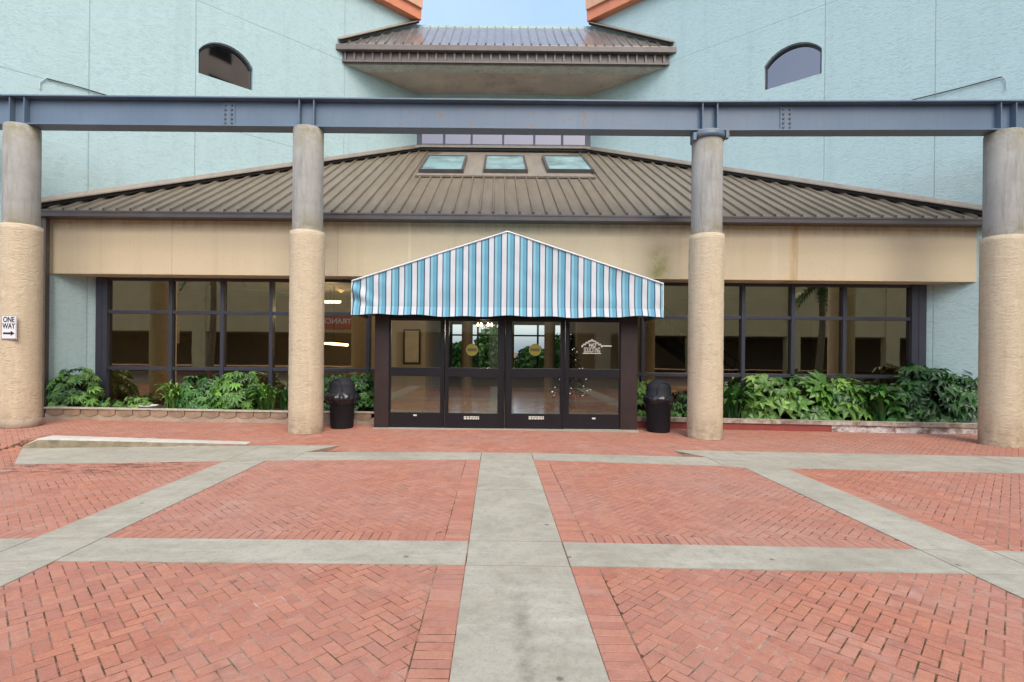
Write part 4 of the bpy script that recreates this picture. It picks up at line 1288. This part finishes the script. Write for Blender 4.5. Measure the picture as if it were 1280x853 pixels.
def planter_right():
    xa, xb = VX1 + 0.03, at(1225, 535, YP).x
    ox = (xa + xb) / 2
    e = empty('planter', (ox, YP, 0), label='low red and white planter with broken cap right of the entrance', cat='planter')
    N = 40
    xs_ = [xa - ox + (xb - xa) * i / N for i in range(N + 1)]
    split = at(1040, 535, YP).x - ox
    for nm, sel, mt, lb in (('red_band', [x for x in xs_ if x <= split], 'redband', None), ('rubble_band', [x for x in xs_ if x >= split - 0.2], 'rubble', None)):
        mb = MB(); j = 0.02 if nm == 'rubble_band' else 0.0
        off = lambda x: (0.02 * noise.noise(Vector((x * 5, 1, 0))) + 0.004) if nm == 'rubble_band' else 0.0
        rows = [[(x, off(x), gz(x + ox) - 0.02) for x in sel], [(x, off(x + 3) * 1.2, gz(x + ox) + 0.08) for x in sel], [(x, off(x + 9), gz(x + ox) + 0.155) for x in sel], [(x, 0.16, gz(x + ox) + 0.155) for x in sel]]
        mb.grid(rows, 0, False); mb.build(nm, M[mt], e)
    mb = MB()
    rows = [[(x, -0.03 + 0.014 * noise.noise(Vector((x * 4, 5, 0))), gz(x + ox) + 0.15 - 0.015 * max(0, noise.noise(Vector((x * 6, 0, 2))))) for x in xs_], [(x, -0.03 + 0.012 * noise.noise(Vector((x * 4, 8, 0))), gz(x + ox) + 0.235 - 0.02 * max(0, noise.noise(Vector((x * 2.3, 7, 0))))) for x in xs_],
            [(x, 0.13, gz(x + ox) + 0.235) for x in xs_]]
    mb.grid(rows, 0, False); mb.build('planter_cap', M['capstone'], e, 0.006)
    mb = MB(); rows = [[(x, -0.034 + 0.1 * j, gz(x + ox) + 0.2365 - 0.02 * max(0, noise.noise(Vector((x * 2.3, 7, 0)))) * (1 - j) ) for x in xs_] for j in (0, 1)]
    mb.grid(rows, 0, False); mb.build('cap_top', M['cap'], e)
    mb = MB(); rows = [[(x, 0.1 + (YW - 0.06 - YP - 0.1) * j / 5, 0.2 + gz(x + ox) + 0.03 * noise.noise(Vector((x * 2, j, 0)))) for x in xs_] for j in range(6)]
    mb.grid(rows, 0, True); mb.build('soil_bed', M['soil'], e)
planter_left(); planter_right()

# red-painted edge strip beside the right door jamb
# ------------------------------------------------------------------ plants
def palmate(fol, stm, c, n_leaf, rx, ry, h, size, lobes=7, droop=0.35, tone=(0.0, 1.0), lift=-0.3):
    for k in range(n_leaf):
        a = random.uniform(0, 2 * math.pi)
        u = random.random() ** 0.6
        el = random.uniform(0.02, 1.0)
        rr = math.sqrt(max(0.0, 1 - (el * 0.92) ** 2)) * (0.55 + 0.45 * u)
        p = Vector((rx * rr * math.cos(a), ry * rr * math.sin(a), h * (0.06 + 0.90 * el) * (0.8 + 0.2 * u) + 0.08 * h * noise.noise(Vector((a, el * 3, c[0])))))
        out = Vector((math.cos(a) * rr, math.sin(a) * rr, 0))
        nrm = (out * random.uniform(0.5, 1.3) + Vector((random.gauss(0, 0.28), random.gauss(0, 0.28) - 0.25, 0.75))).normalized()
        d = (out + Vector((random.gauss(0, 0.35), random.gauss(0, 0.35), lift + random.gauss(0, 0.25))))
        d = (d - nrm * d.dot(nrm)).normalized() if d.length > 0.01 else Vector((1, 0, 0))
        s = d.cross(nrm)
        sz = size * random.uniform(0.65, 1.25)
        t = tone[0] + (tone[1] - tone[0]) * min(1, max(0, random.gauss(0.42, 0.25)))
        for L in range(lobes):
            ang = (L - (lobes - 1) / 2) * (R(235) / lobes)
            ln = sz * (1 - 0.28 * abs(L - (lobes - 1) / 2) / (lobes / 2)) * random.uniform(0.88, 1.1)
            dv = d * math.cos(ang) + s * math.sin(ang)
            sv_ = s * math.cos(ang) - d * math.sin(ang)
            wd = ln * (0.17 if lobes > 5 else 0.24)
            m1 = p + dv * ln * 0.52 - nrm * ln * droop * 0.12
            tip = p + dv * ln - nrm * ln * droop * random.uniform(0.6, 1.2)
            fol.face([p, m1 + sv_ * wd + nrm * wd * 0.25, tip, m1]); fol.cols.append((t, t, t, 1))
            t2 = t * 0.92
            fol.face([p, m1, tip, m1 - sv_ * wd + nrm * wd * 0.25]); fol.cols.append((t2, t2, t2, 1))
        if k % 3 == 0:
            b = Vector((p.x * 0.25 + random.gauss(0, 0.03), p.y * 0.25, 0.0))
            stm.tube([b, (b + p) / 2 + Vector((0, 0, 0.08 * h)), p], 0.008, 5, caps=False)
def strap(fol, stm, n_leaf, spread, h, width, tone=(0.1, 1.0)):
    for k in range(n_leaf):
        a = random.uniform(0, 2 * math.pi)
        hh = h * random.uniform(0.6, 1.05); sp = spread * random.uniform(0.3, 1.1)
        b = Vector((random.gauss(0, 0.06), random.gauss(0, 0.05), 0))
        d = Vector((math.cos(a), math.sin(a), 0)); s = Vector((-d.y, d.x, 0))
        pts = []
        for i in range(7):
            t = i / 6
            pts.append((b + d * sp * (0.35 * t + 0.65 * t * t) + Vector((0, 0, hh * (1.75 * t - 0.75 * t * t * (1 + 0.55 * sp / max(spread, 0.01) * t)))), width * random.uniform(0.9, 1.1) * (0.22 + 0.9 * math.sin(math.pi * min(1, 0.08 + t * 0.92)) ** 0.8) * (1 if t < 0.99 else 0.05)))
        tn = tone[0] + (tone[1] - tone[0]) * min(1, max(0, random.gauss(0.45, 0.27)))
        for i in range(6):
            (p, w0), (q, w1) = pts[i], pts[i + 1]
            up_ = Vector((0, 0, 0.3))
            fol.face([p - s * w0 + up_ * w0, p, q, q - s * w1 + up_ * w1], 0, True); fol.cols.append((tn, tn, tn, 1))
            fol.face([p, p + s * w0 + up_ * w0, q + s * w1 + up_ * w1, q], 0, True); fol.cols.append((tn * 0.9,) * 3 + (1,))
        if k % 3 == 0: stm.tube([b - Vector((0, 0, 0.03)), b + d * 0.02 + Vector((0, 0, hh * 0.25))], 0.012, 5)
def plant(px, Y, ztop_, kind, wpx, mt, label, name, group, n=90, size=0.2, lobes=7, **kw):
    X = at(px, 480, Y).x
    zb = 0.2 + gz(X)
    h = at(px, ztop_, Y).z - zb
    rx = wpx / 2 * Y / F
    Y += 0.06
    e = empty(name, (X, Y, zb), 0, label, 'plant' if name == 'strap_leaf_plant' else 'shrub', group)
    f, s = MB(), MB(); f.cols = []
    if kind == 'p': palmate(f, s, (px, 0), n, rx, kw.get('ry', min(rx, 0.38)), h, size, lobes, kw.get('droop', 0.35), kw.get('tone', (0, 1)), kw.get('lift', -0.3))
    else: strap(f, s, n, rx, h, size, kw.get('tone', (0.1, 1)))
    f.build('foliage', M[mt], e); s.build('stem', M['stem'], e)
    return e
GL, GR = 'plants in the left planter', 'plants in the right planter'
plant(90, 11.55, 458, 'p', 66, 'leaf_mid', 'rounded green shrub beside the leftmost column at the end of the planter', 'broadleaf_shrub', GL, 170, 0.19, ry=0.4)
plant(138, 11.5, 498, 'p', 26, 'leaf_mid', 'small low green plant beside the rounded shrub near the left column', 'low_plant', GL, 32, 0.12, ry=0.2)
plant(168, 11.5, 496, 'p', 36, 'leaf_pale', 'low pale green plant beside the white dish on the soil', 'low_plant', GL, 45, 0.12, ry=0.22)
plant(214, 11.6, 470, 's', 44, 'leaf_pale', 'strap leaved plant on its own, right of the white dish', 'strap_leaf_plant', GL, 60, 0.03)
plant(252, 11.65, 466, 'p', 60, 'leaf_deep', 'bushy green shrub right of the lone strap leaved plant', 'broadleaf_shrub', GL, 150, 0.19, ry=0.4, tone=(0.1, 1))
plant(295, 11.55, 463, 'p', 66, 'leaf_mid', 'largest light green bushy shrub left of the strap leaved clump', 'broadleaf_shrub', GL, 170, 0.18, ry=0.42)
plant(330, 11.45, 474, 's', 62, 'leaf_mid', 'arching strap leaved clump beside the left inner column', 'strap_leaf_plant', GL, 85, 0.032)
plant(357, 11.75, 478, 's', 34, 'leaf_deep', 'narrow strap leaved plant half hidden behind the left inner column', 'strap_leaf_plant', GL, 40, 0.03)
plant(416, 11.7, 464, 'p', 46, 'leaf_deep', 'dense green shrub right behind the left trash can', 'broadleaf_shrub', GL, 150, 0.13, ry=0.35, lobes=5, tone=(0.1, 0.9))
plant(451, 11.6, 463, 'p', 44, 'leaf_deep', 'dense green shrub between the left trash can and the entrance', 'broadleaf_shrub', GL, 190, 0.13, ry=0.38, lobes=5, tone=(0.1, 0.9))
plant(804, 11.5, 472, 'p', 34, 'leaf_pale', 'pale green shrub between the entrance and the right trash can', 'broadleaf_shrub', GR, 100, 0.15, ry=0.3, lobes=5)
plant(846, 11.6, 502, 'p', 22, 'leaf_mid', 'small bright plant between the right trash can and its column', 'low_plant', GR, 16, 0.14, ry=0.2, lobes=5)
plant(866, 11.75, 488, 'p', 36, 'leaf_dark', 'dark shrub mostly hidden behind the blue capped column', 'broadleaf_shrub', GR, 70, 0.17, ry=0.3)
plant(918, 11.6, 471, 's', 66, 'leaf_deep', 'glossy broad strap leaved plant just right of the blue capped column', 'strap_leaf_plant', GR, 80, 0.055, tone=(0, 1))
plant(962, 11.7, 467, 'p', 70, 'leaf_pale', 'light green shrub under the window, next to the glossy strap leaved plant', 'broadleaf_shrub', GR, 100, 0.29, ry=0.36, lobes=5, lift=0.25)
plant(1010, 11.7, 468, 'p', 68, 'leaf_mid', 'mid green shrub under the window mullion left of the brightest shrub', 'broadleaf_shrub', GR, 95, 0.32, ry=0.36, droop=0.2, lobes=5, lift=0.25)
plant(1054, 11.7, 471, 'p', 60, 'leaf_pale', 'brightest lobed shrub in the middle of the right window bed', 'broadleaf_shrub', GR, 80, 0.34, ry=0.36, droop=0.2, lobes=6, lift=0.25)
plant(1098, 11.55, 473, 's', 72, 'leaf_deep', 'broad leaved green clump left of the tall dark shrubs', 'strap_leaf_plant', GR, 100, 0.06, tone=(0, 0.95))
plant(1128, 11.7, 476, 'p', 50, 'leaf_deep', 'green shrub at the foot of the tallest dark shrub', 'broadleaf_shrub', GR, 80, 0.27, ry=0.36, lobes=5, lift=0.25)
plant(1162, 11.7, 451, 'p', 74, 'leaf_dark', 'tallest dark green shrub against the teal wall', 'broadleaf_shrub', GR, 150, 0.28, ry=0.36, lift=0.25)
plant(1208, 11.7, 464, 'p', 56, 'leaf_dark', 'dark green shrub half behind the rightmost column', 'broadleaf_shrub', GR, 110, 0.28, ry=0.36, lift=0.25)
# little white dish on the soil
X = at(187, 506, 11.45).x
mb = MB(); mb.lathe([(0.02, 0), (0.15, 0.0), (0.19, 0.035), (0.18, 0.035), (0.14, 0.01), (0.02, 0.01)], n=24)
o = mb.build('plastic_dish', M['white'], None, 0, (X, 11.42, 0.262 + gz(X)))
tag(o, 'flat white dish lying on the soil of the left planter', 'dish')

# ------------------------------------------------------------------ trash cans
def trash_can(px, py, h, label, face):
    p = ground(px, py)
    e = empty('trash_can', (p.x, p.y + 0.24, p.z), face, label, 'trash can', 'black dome top trash cans')
    mb = MB()
    hb_ = h * 0.66
    mb.lathe([(0.215, 0.002), (0.225, 0.01), (0.225, 0.05), (0.232, 0.055), (0.25, hb_ - 0.03), (0.262, hb_ - 0.025), (0.262, hb_)], n=36)
    mb.build('can_body', M['plastic'], e)
    # dome lid
    mb = MB()
    prof = [(0.262, hb_ + 0.002), (0.27, hb_ + 0.012), (0.27, hb_ + 0.05), (0.25, hb_ + 0.07), (0.245, h - 0.17)]
    for k in range(1, 9):
        a = k / 8 * math.pi / 2
        prof.append((max(0.004, 0.245 * math.cos(a)), h - 0.17 + 0.17 * math.sin(a)))
    mb.lathe(prof, n=36)
    mb.build('dome_lid', M['plastic'], e)
    # arched push flap with a raised surround
    mb = MB(); fl = []
    for i in range(13):
        a = math.pi * i / 12; fl.append((0.15 * math.cos(a), h - 0.20 + 0.15 * math.sin(a)))
    fl = [(0.15, hb_ + 0.085)] + fl + [(-0.15, hb_ + 0.085)]
    def rad(x, z):
        r = 0.245 if z < h - 0.17 else 0.245 * math.sqrt(max(0, 1 - ((z - h + 0.17) / 0.17) ** 2))
        return -math.sqrt(max(0.0004, r * r - x * x))
    n = len(fl)
    outl = [(x * 1.0, min(rad(x * 0.95, z) - 0.012, -0.13), z) for x, z in fl]
    mb.tube(outl, 0.012, 6)
    mb.build('flap_surround', M['plastic'], e)
    mb = MB()
    mb.face([(x * 0.96, min(rad(x * 0.95, z) + 0.004, -0.125) - 0.012, z) for x, z in fl])
    mb.build('push_flap', simple('matt_black_flap', (0.03, 0.03, 0.032), 0.55), e)
    # liner bag gathered over the rim
    mb = MB(); rows = []
    for j in range(9):
        t = j / 8
        row = []
        for i in range(60):
            a = 2 * math.pi * i / 60
            fold = 0.5 + 0.5 * math.sin(i * 1.9 + 3 * noise.noise(Vector((i * 0.3, t * 2, px))))
            r = 0.272 + (0.045 * fold + 0.03) * (1.25 if px < 600 else 0.6) * math.sin(math.pi * min(1, t * 1.1)) + 0.014 * noise.noise(Vector((math.cos(a) * 5, math.sin(a) * 5, t * 6 + px)))
            low_ = (0.22 if px < 600 else 0.15) + 0.07 * noise.noise(Vector((math.cos(a) * 1.4, math.sin(a) * 1.4, px)))
            row.append((r * math.cos(a), r * math.sin(a), hb_ + 0.035 - low_ * t))
        rows.append(row)
    mb.grid(rows, 0, True, True)
    mb.build('liner_bag', M['bag'], e)
trash_can(423, 537, 1.04, 'black dome top trash can with crumpled bag, beside the left inner column', R(-20))
trash_can(827.5, 542, 1.07, 'black dome top trash can beside the blue capped column', R(12))

# ------------------------------------------------------------------ kerb lying along the left pad
kb = empty('kerb', (0, 0, 0), label='low tapering kerb with chipped white top at the left edge of the pavement', cat='kerb')
kx0, kx1 = -7.85, -4.15
kb.location = ((kx0 + kx1) / 2, 8.7, 0)
ox, oy = kb.location.x, 8.7
N = 30
r0, r1, r2, r3 = [], [], [], []
for i in range(N + 1):
    t = i / N
    x = kx0 + (kx1 - kx0) * t; y = 8.63 + 0.05 * t + 0.012 * noise.noise(Vector((x * 3, 0, 0)))
    zl_, zh = gz(x, 8), gz(x, 9)
    e_ = min(1, t / 0.07)
    top_ = zl_ + (zh + 0.035 * (1 - t) + 0.006 - zl_) * (0.25 + 0.75 * e_) + 0.006 * noise.noise(Vector((x * 5, 3, 0)))
    r0.append((x - ox, y - oy, zl_ - 0.005)); r1.append((x - ox, y - oy + 0.008, zl_ + (top_ - zl_) * 0.85)); r2.append((x - ox, y - oy + 0.03, top_)); r3.append((x - ox, y - oy + 0.30 - 0.1 * t, top_ + 0.004))
r4 = [(p[0], p[1] + 0.02, gz(p[0] + ox, 8)) for p in r3]
mb = MB(); mb.grid([r0, r1], 0, True); mb.face([r0[0], r1[0], r2[0], r3[0], r4[0]]); mb.face([r0[-1], r1[-1], r2[-1], r3[-1], r4[-1]]); mb.grid([r3, r4], 0, True)
mb.build('kerb_side', M['kerbside'], kb)
mb = MB(); mb.grid([r1, r2, r3], 0, True); mb.build('kerb_top', M['kerbwhite'], kb)

# ------------------------------------------------------------------ things inside the lobby
def armchair(x, y, rz, label, mt):
    e = empty('armchair', (x, y, 0.006), rz, label, 'armchair', 'lobby armchairs')
    mb = MB(); mb.box(-0.36, 0.36, -0.36, 0.3, 0.22, 0.45); mb.build('seat', mt, e, 0.05)
    mb = MB(); mb.box(-0.4, 0.4, 0.3, 0.46, 0.22, 0.98); mb.build('backrest', mt, e, 0.06)
    for s in (-1, 1):
        mb = MB(); mb.box(s * 0.43 - 0.065, s * 0.43 + 0.065, -0.36, 0.3, 0.2, 0.62); mb.build('armrest', mt, e, 0.05)
    for sx in (-1, 1):
        for sy in (-1, 1):
            mb = MB(); mb.lathe([(0.02, 0), (0.03, 0.2)], (sx * 0.36, sy * 0.3, 0), 8); mb.build('leg', M['dark'], e)
red = simple('red_upholstery', (0.30, 0.035, 0.03), 0.7)
armchair(at(228, 480, 13.6).x, 13.6, R(180 + 20), 'red armchair behind the left window, left one of the pair', red)
armchair(at(262, 480, 14.2).x, 14.2, R(180 - 15), 'red armchair behind the left window, right one of the pair', red)
armchair(at(843, 480, 13.8).x, 13.8, R(160), 'red armchair low behind the right trash can window', red)
def picture(px0, px1, py0, py1, Y, label):
    a, b = at(px0, py1, Y), at(px1, py0, Y)
    e = empty('picture_frame', ((a.x + b.x) / 2, Y, a.z), 0, label, 'picture frame')
    w_, h_ = (b.x - a.x) / 2, b.z - a.z
    mb = MB(); t = 0.05
    mb.box(-w_, w_, -0.03, 0, 0, t); mb.box(-w_, w_, -0.03, 0, h_ - t, h_); mb.box(-w_, -w_ + t, -0.03, 0, t, h_ - t); mb.box(w_ - t, w_, -0.03, 0, t, h_ - t)
    mb.build('frame', M['door'], e)
    mb = MB(); mb.box(-w_ + t, w_ - t, -0.015, -0.002, t, h_ - t); mb.build('picture', simple('pale_print', (0.42, 0.38, 0.3), 0.5), e)
picture(504, 526, 412, 455, 16.49, 'tall dark framed picture seen through the leftmost door')
picture(241, 254, 413, 428, 16.49, 'small dark square frame on the wall behind the left window')
# lit lamps
warm = emit('warm_lamp_glow', (1.0, 0.72, 0.38), 9.0)
def tube_lamp(px, py, Y, ln, tilt, label, name='tube_lamp'):
    p = at(px, py, Y)
    e = empty(name, p, 0, label, 'lamp', 'lit lobby lamps')
    mb = MB(); mb.tube([(-ln / 2, 0, -tilt / 2), (ln / 2, 0, tilt / 2)], 0.035, 8); mb.build('glowing_tube', warm, e)
    mb = MB(); mb.tube([(0, 0, 0.05), (0, 0, WZ + 0.02 - p.z)], 0.008, 6); mb.box(-ln / 2, ln / 2, -0.03, 0.03, 0.037, 0.06); mb.build('hanger', M['dark'], e)
tube_lamp(413, 377.5, 14.0, 0.55, 0.0, 'short lit tube lamp high behind the left inner column window')
tube_lamp(417, 430, 13.5, 0.75, -0.06, 'longer low lit tube lamp behind the left inner column window')
p = at(426.5, 359, 14.5)
e = empty('pendant_lamp', p, 0, 'oval glowing pendant lamp left of the awning corner', 'lamp', 'lit lobby lamps')
mb = MB(); mb.lathe([(0.02, -0.16), (0.09, -0.1), (0.11, 0), (0.08, 0.1), (0.02, 0.15)], n=20); mb.build('lamp_globe', emit('dim_globe_glow', (0.8, 0.55, 0.22), 1.0), e)
mb = MB(); mb.tube([(0, 0, 0.15), (0, 0, WZ + 0.02 - p.z)], 0.008, 6); mb.build('hanger', M['dark'], e)
p = at(606, 408, 15.0)
e = empty('chandelier', p, 0, 'small lit chandelier seen through the left sliding door', 'lamp', 'lit lobby lamps')
mb = MB(); mb.tube([(0, 0, 0.0), (0, 0, WZ + 0.02 - p.z)], 0.012, 6)
for k in range(6):
    a = k * math.pi / 3
    mb.tube([(0, 0, 0.02), (0.1 * math.cos(a), 0.1 * math.sin(a), -0.06), (0.2 * math.cos(a), 0.2 * math.sin(a), 0.0)], 0.008, 5)
mb.build('chandelier_arms', M['dark'], e)
for k in range(6):
    a = k * math.pi / 3
    mb = MB(); mb.lathe([(0.008, 0), (0.03, 0.03), (0.022, 0.07), (0.003, 0.1)], (0.2 * math.cos(a), 0.2 * math.sin(a), 0.0), 10); mb.build('bulb', warm, e)
for (x, y, z, en) in ((at(413, 377.5, 14.0).x, 14.0, 2.6, 45), (p.x, p.y, p.z - 0.15, 70)):      # light of the lamps above
    ld = bpy.data.lights.new('lamp_light', 'POINT'); ld.energy = en * 0.6; ld.color = (1.0, 0.8, 0.55); ld.shadow_soft_size = 0.15
    lo_ = bpy.data.objects.new('lamp_light', ld); C.objects.link(lo_); lo_.location = (x, y, z)
# decorated tree by the right sliding door
p = at(713, 470, 15.0)
e = empty('decorated_tree', (p.x, 15.0, 0.006), 0, 'dark indoor tree with tiny white lights behind the no soliciting door', 'tree')
mb = MB(); mb.cols = []
for k in range(1500):
    t = random.random() ** 1.3; a = random.uniform(0, 2 * math.pi); r = 0.62 * (1 - t) * random.uniform(0.5, 1)
    q = Vector((r * math.cos(a), r * math.sin(a), 0.35 + 1.75 * t)); d = Vector((math.cos(a), math.sin(a), -0.35)) * 0.13; s = Vector((-math.sin(a), math.cos(a), 0)) * 0.025
    mb.face([q - s, q + d, q + s]); mb.cols.append((0, 0, 0, 1))
mb.build('branches', M['leaf_dark'], e)
mb = MB(); mb.lathe([(0.05, 0), (0.03, 1.6)], n=10); mb.build('trunk', M['dark'], e)
fl_mat = emit('white_fairy_light', (1, 0.95, 0.85), 1.2)
mb = MB(); mb.obox((0, 0, 0), (0.008, 0, 0), (0, 0.008, 0), (0, 0, 0.008))
bulb0 = mb.build('fairy_light', fl_mat, e)
for k in range(48):
    t = random.random() ** 1.3; a = random.uniform(0, 2 * math.pi); r = 0.62 * (1 - t)
    o = bulb0 if k == 0 else bulb0.copy()
    if k: C.objects.link(o); o.parent = e
    o.location = (r * math.cos(a), r * math.sin(a), 0.35 + 1.75 * t)
# staircase behind the right window
st_x0, st_x1, st_y = at(806, 400, 14.6).x, at(872, 470, 14.6).x, 14.6
e = empty('staircase', (st_x0, st_y, 0.006), 0, 'indoor staircase with dark railings behind the window beside the right trash can', 'staircase')
mb = MB(); n = 9
zt_, zb_ = 2.5, 0.9
dx = (st_x1 - st_x0 + 0.8) / n
for i in range(n + 5):
    z = 2.4 - i * 0.185
    if z < 0.05: break
    mb.box(i * dx, (i + 1) * dx, -0.5, 0.5, z - 0.05, z)
tr = mb.build('treads', M['dark'], e)
for y in (-0.52, 0.5):
    mb = MB()
    mb.bar((0, y, 2.35), (12 * dx, y, 2.35 - 12 * 0.185), 0.05, 0.2)
    mb.bar((0, y, 3.1), (12 * dx, y, 3.1 - 12 * 0.185), 0.05, 0.05)
    for i in range(13): mb.bar((i * dx, y, 2.35 - i * 0.185), (i * dx, y, 3.1 - i * 0.185), 0.02, 0.02, (1, 0, 0))
    mb.build('railing', M['dark'], e)

# ------------------------------------------------------------------ parking structure across the street (seen only in the glass)
gar = empty('parking_garage', (0, -15, 0), label='beige parking garage across the street, reflected in the lobby windows', cat='building')
gb_m = simple('beige_garage_render', (0.62, 0.50, 0.31), 0.85, var=0.1, vs_=1)
mb = MB()
for z0, z1 in ((2.9, 6.9), (8.0, 9.6)): mb.box(-64, 64, -0.3, 0, z0, z1)
for k in range(17):
    x = -60 + k * 7.5
    mb.box(x - 0.5, x + 0.5, -0.5, 0.1, 0, 9.6)
mb.build('garage_front', gb_m, gar)
mb = MB(); mb.box(-64, 64, -14, -12, 0, 9.6)
for z in (2.9, 6.9): mb.box(-64, 64, -12, -0.31, z - 0.1, z + 0.15)
mb.box(-64, 64, -12, -0.31, 9.5, 9.65)
mb.build('garage_decks', simple('grey_garage_deck', (0.16, 0.15, 0.13), 0.9), gar)
sgp = MB(); sgp.box(-13.3, -10.0, 0.14, 0.2, 3.15, 4.15); sp = sgp.build('entrance_board', simple('red_sign_board', (0.42, 0.03, 0.025), 0.5), gar)
text('board_lettering', 'ENTRANCE', 0.56, M['white'], sp, (-11.65, 0.203, 3.72), (R(90), 0, R(180)), bold=0.01)

# tall tower beyond the right of the street, mirrored in the left arched window
tw = empty('apartment_tower', (58, -34, 0), R(30), 'beige apartment tower mirrored in the left arched window', 'building')
tw.scale = (1.5, 1.5, 1.5)
mb = MB(); mb.box(-13, 13, -8, 8, 0, 52)
mb.build('tower_block', simple('beige_tower_render', (0.88, 0.68, 0.46), 0.85, var=0.1, vs_=0.5), tw)
mb = MB(); mb.box(-1.1, 1.1, 8.003, 8.06, 0, 1.3);
wn = mb.build('window', M['dark'], tw)
first = True
for r_ in range(5, 15):
    for k_ in range(5):
        o = wn if first else wn.copy()
        if not first: C.objects.link(o); o.parent = tw
        first = False
        o.location = (-10 + 5 * k_, 0, 3.2 * r_ + 0.5)

def palm(x, y, h, label):
    e = empty('palm_tree', (x, y, 0.0), 0, label, 'palm tree', 'palms along the street')
    mb = MB()
    pts = [(0.25 * math.sin(t * 0.25), 0, h * t / 10) for t in range(11)]
    mb.tube(pts, 0.16, 12, rr=[0.2 - 0.007 * t for t in range(11)])
    mb.build('trunk', simple('palm_bark', (0.16, 0.125, 0.09), 0.9, var=0.3, vs_=6, bump=0.6, bs=12), e)
    mb = MB(); mb.cols = []
    top = Vector(pts[-1])
    for k in range(34):
        a = k * 2.4; el = random.uniform(-0.5, 1.2); L = random.uniform(1.5, 2.1)
        d = Vector((math.cos(a), math.sin(a), 0)); s_ = Vector((-d.y, d.x, 0))
        p0 = top
        for i in range(1, 11):
            t = i / 10
            p1 = top + d * L * t * math.cos(el * 0.7) + Vector((0, 0, L * (math.sin(el) * t - 0.75 * t * t)))
            for sg in (-1, 1):
                ln = 0.55 * math.sin(math.pi * min(1, 0.12 + t * 0.85))
                tip = p1 + s_ * sg * ln * 0.8 + d * ln * 0.5 - Vector((0, 0, ln * 0.45))
                mb.face([p0, p1, tip]); c_ = random.uniform(0.1, 0.7); mb.cols.append((c_, c_, c_, 1))
            p0 = p1
    mb.build('crown', M['leaf_deep'], e)
palm(18.3, -5.2, 5.6, 'palm across the street mirrored in the right window near the rightmost column')
palm(-16.5, -5.5, 6.8, 'palm across the street mirrored in the left window')
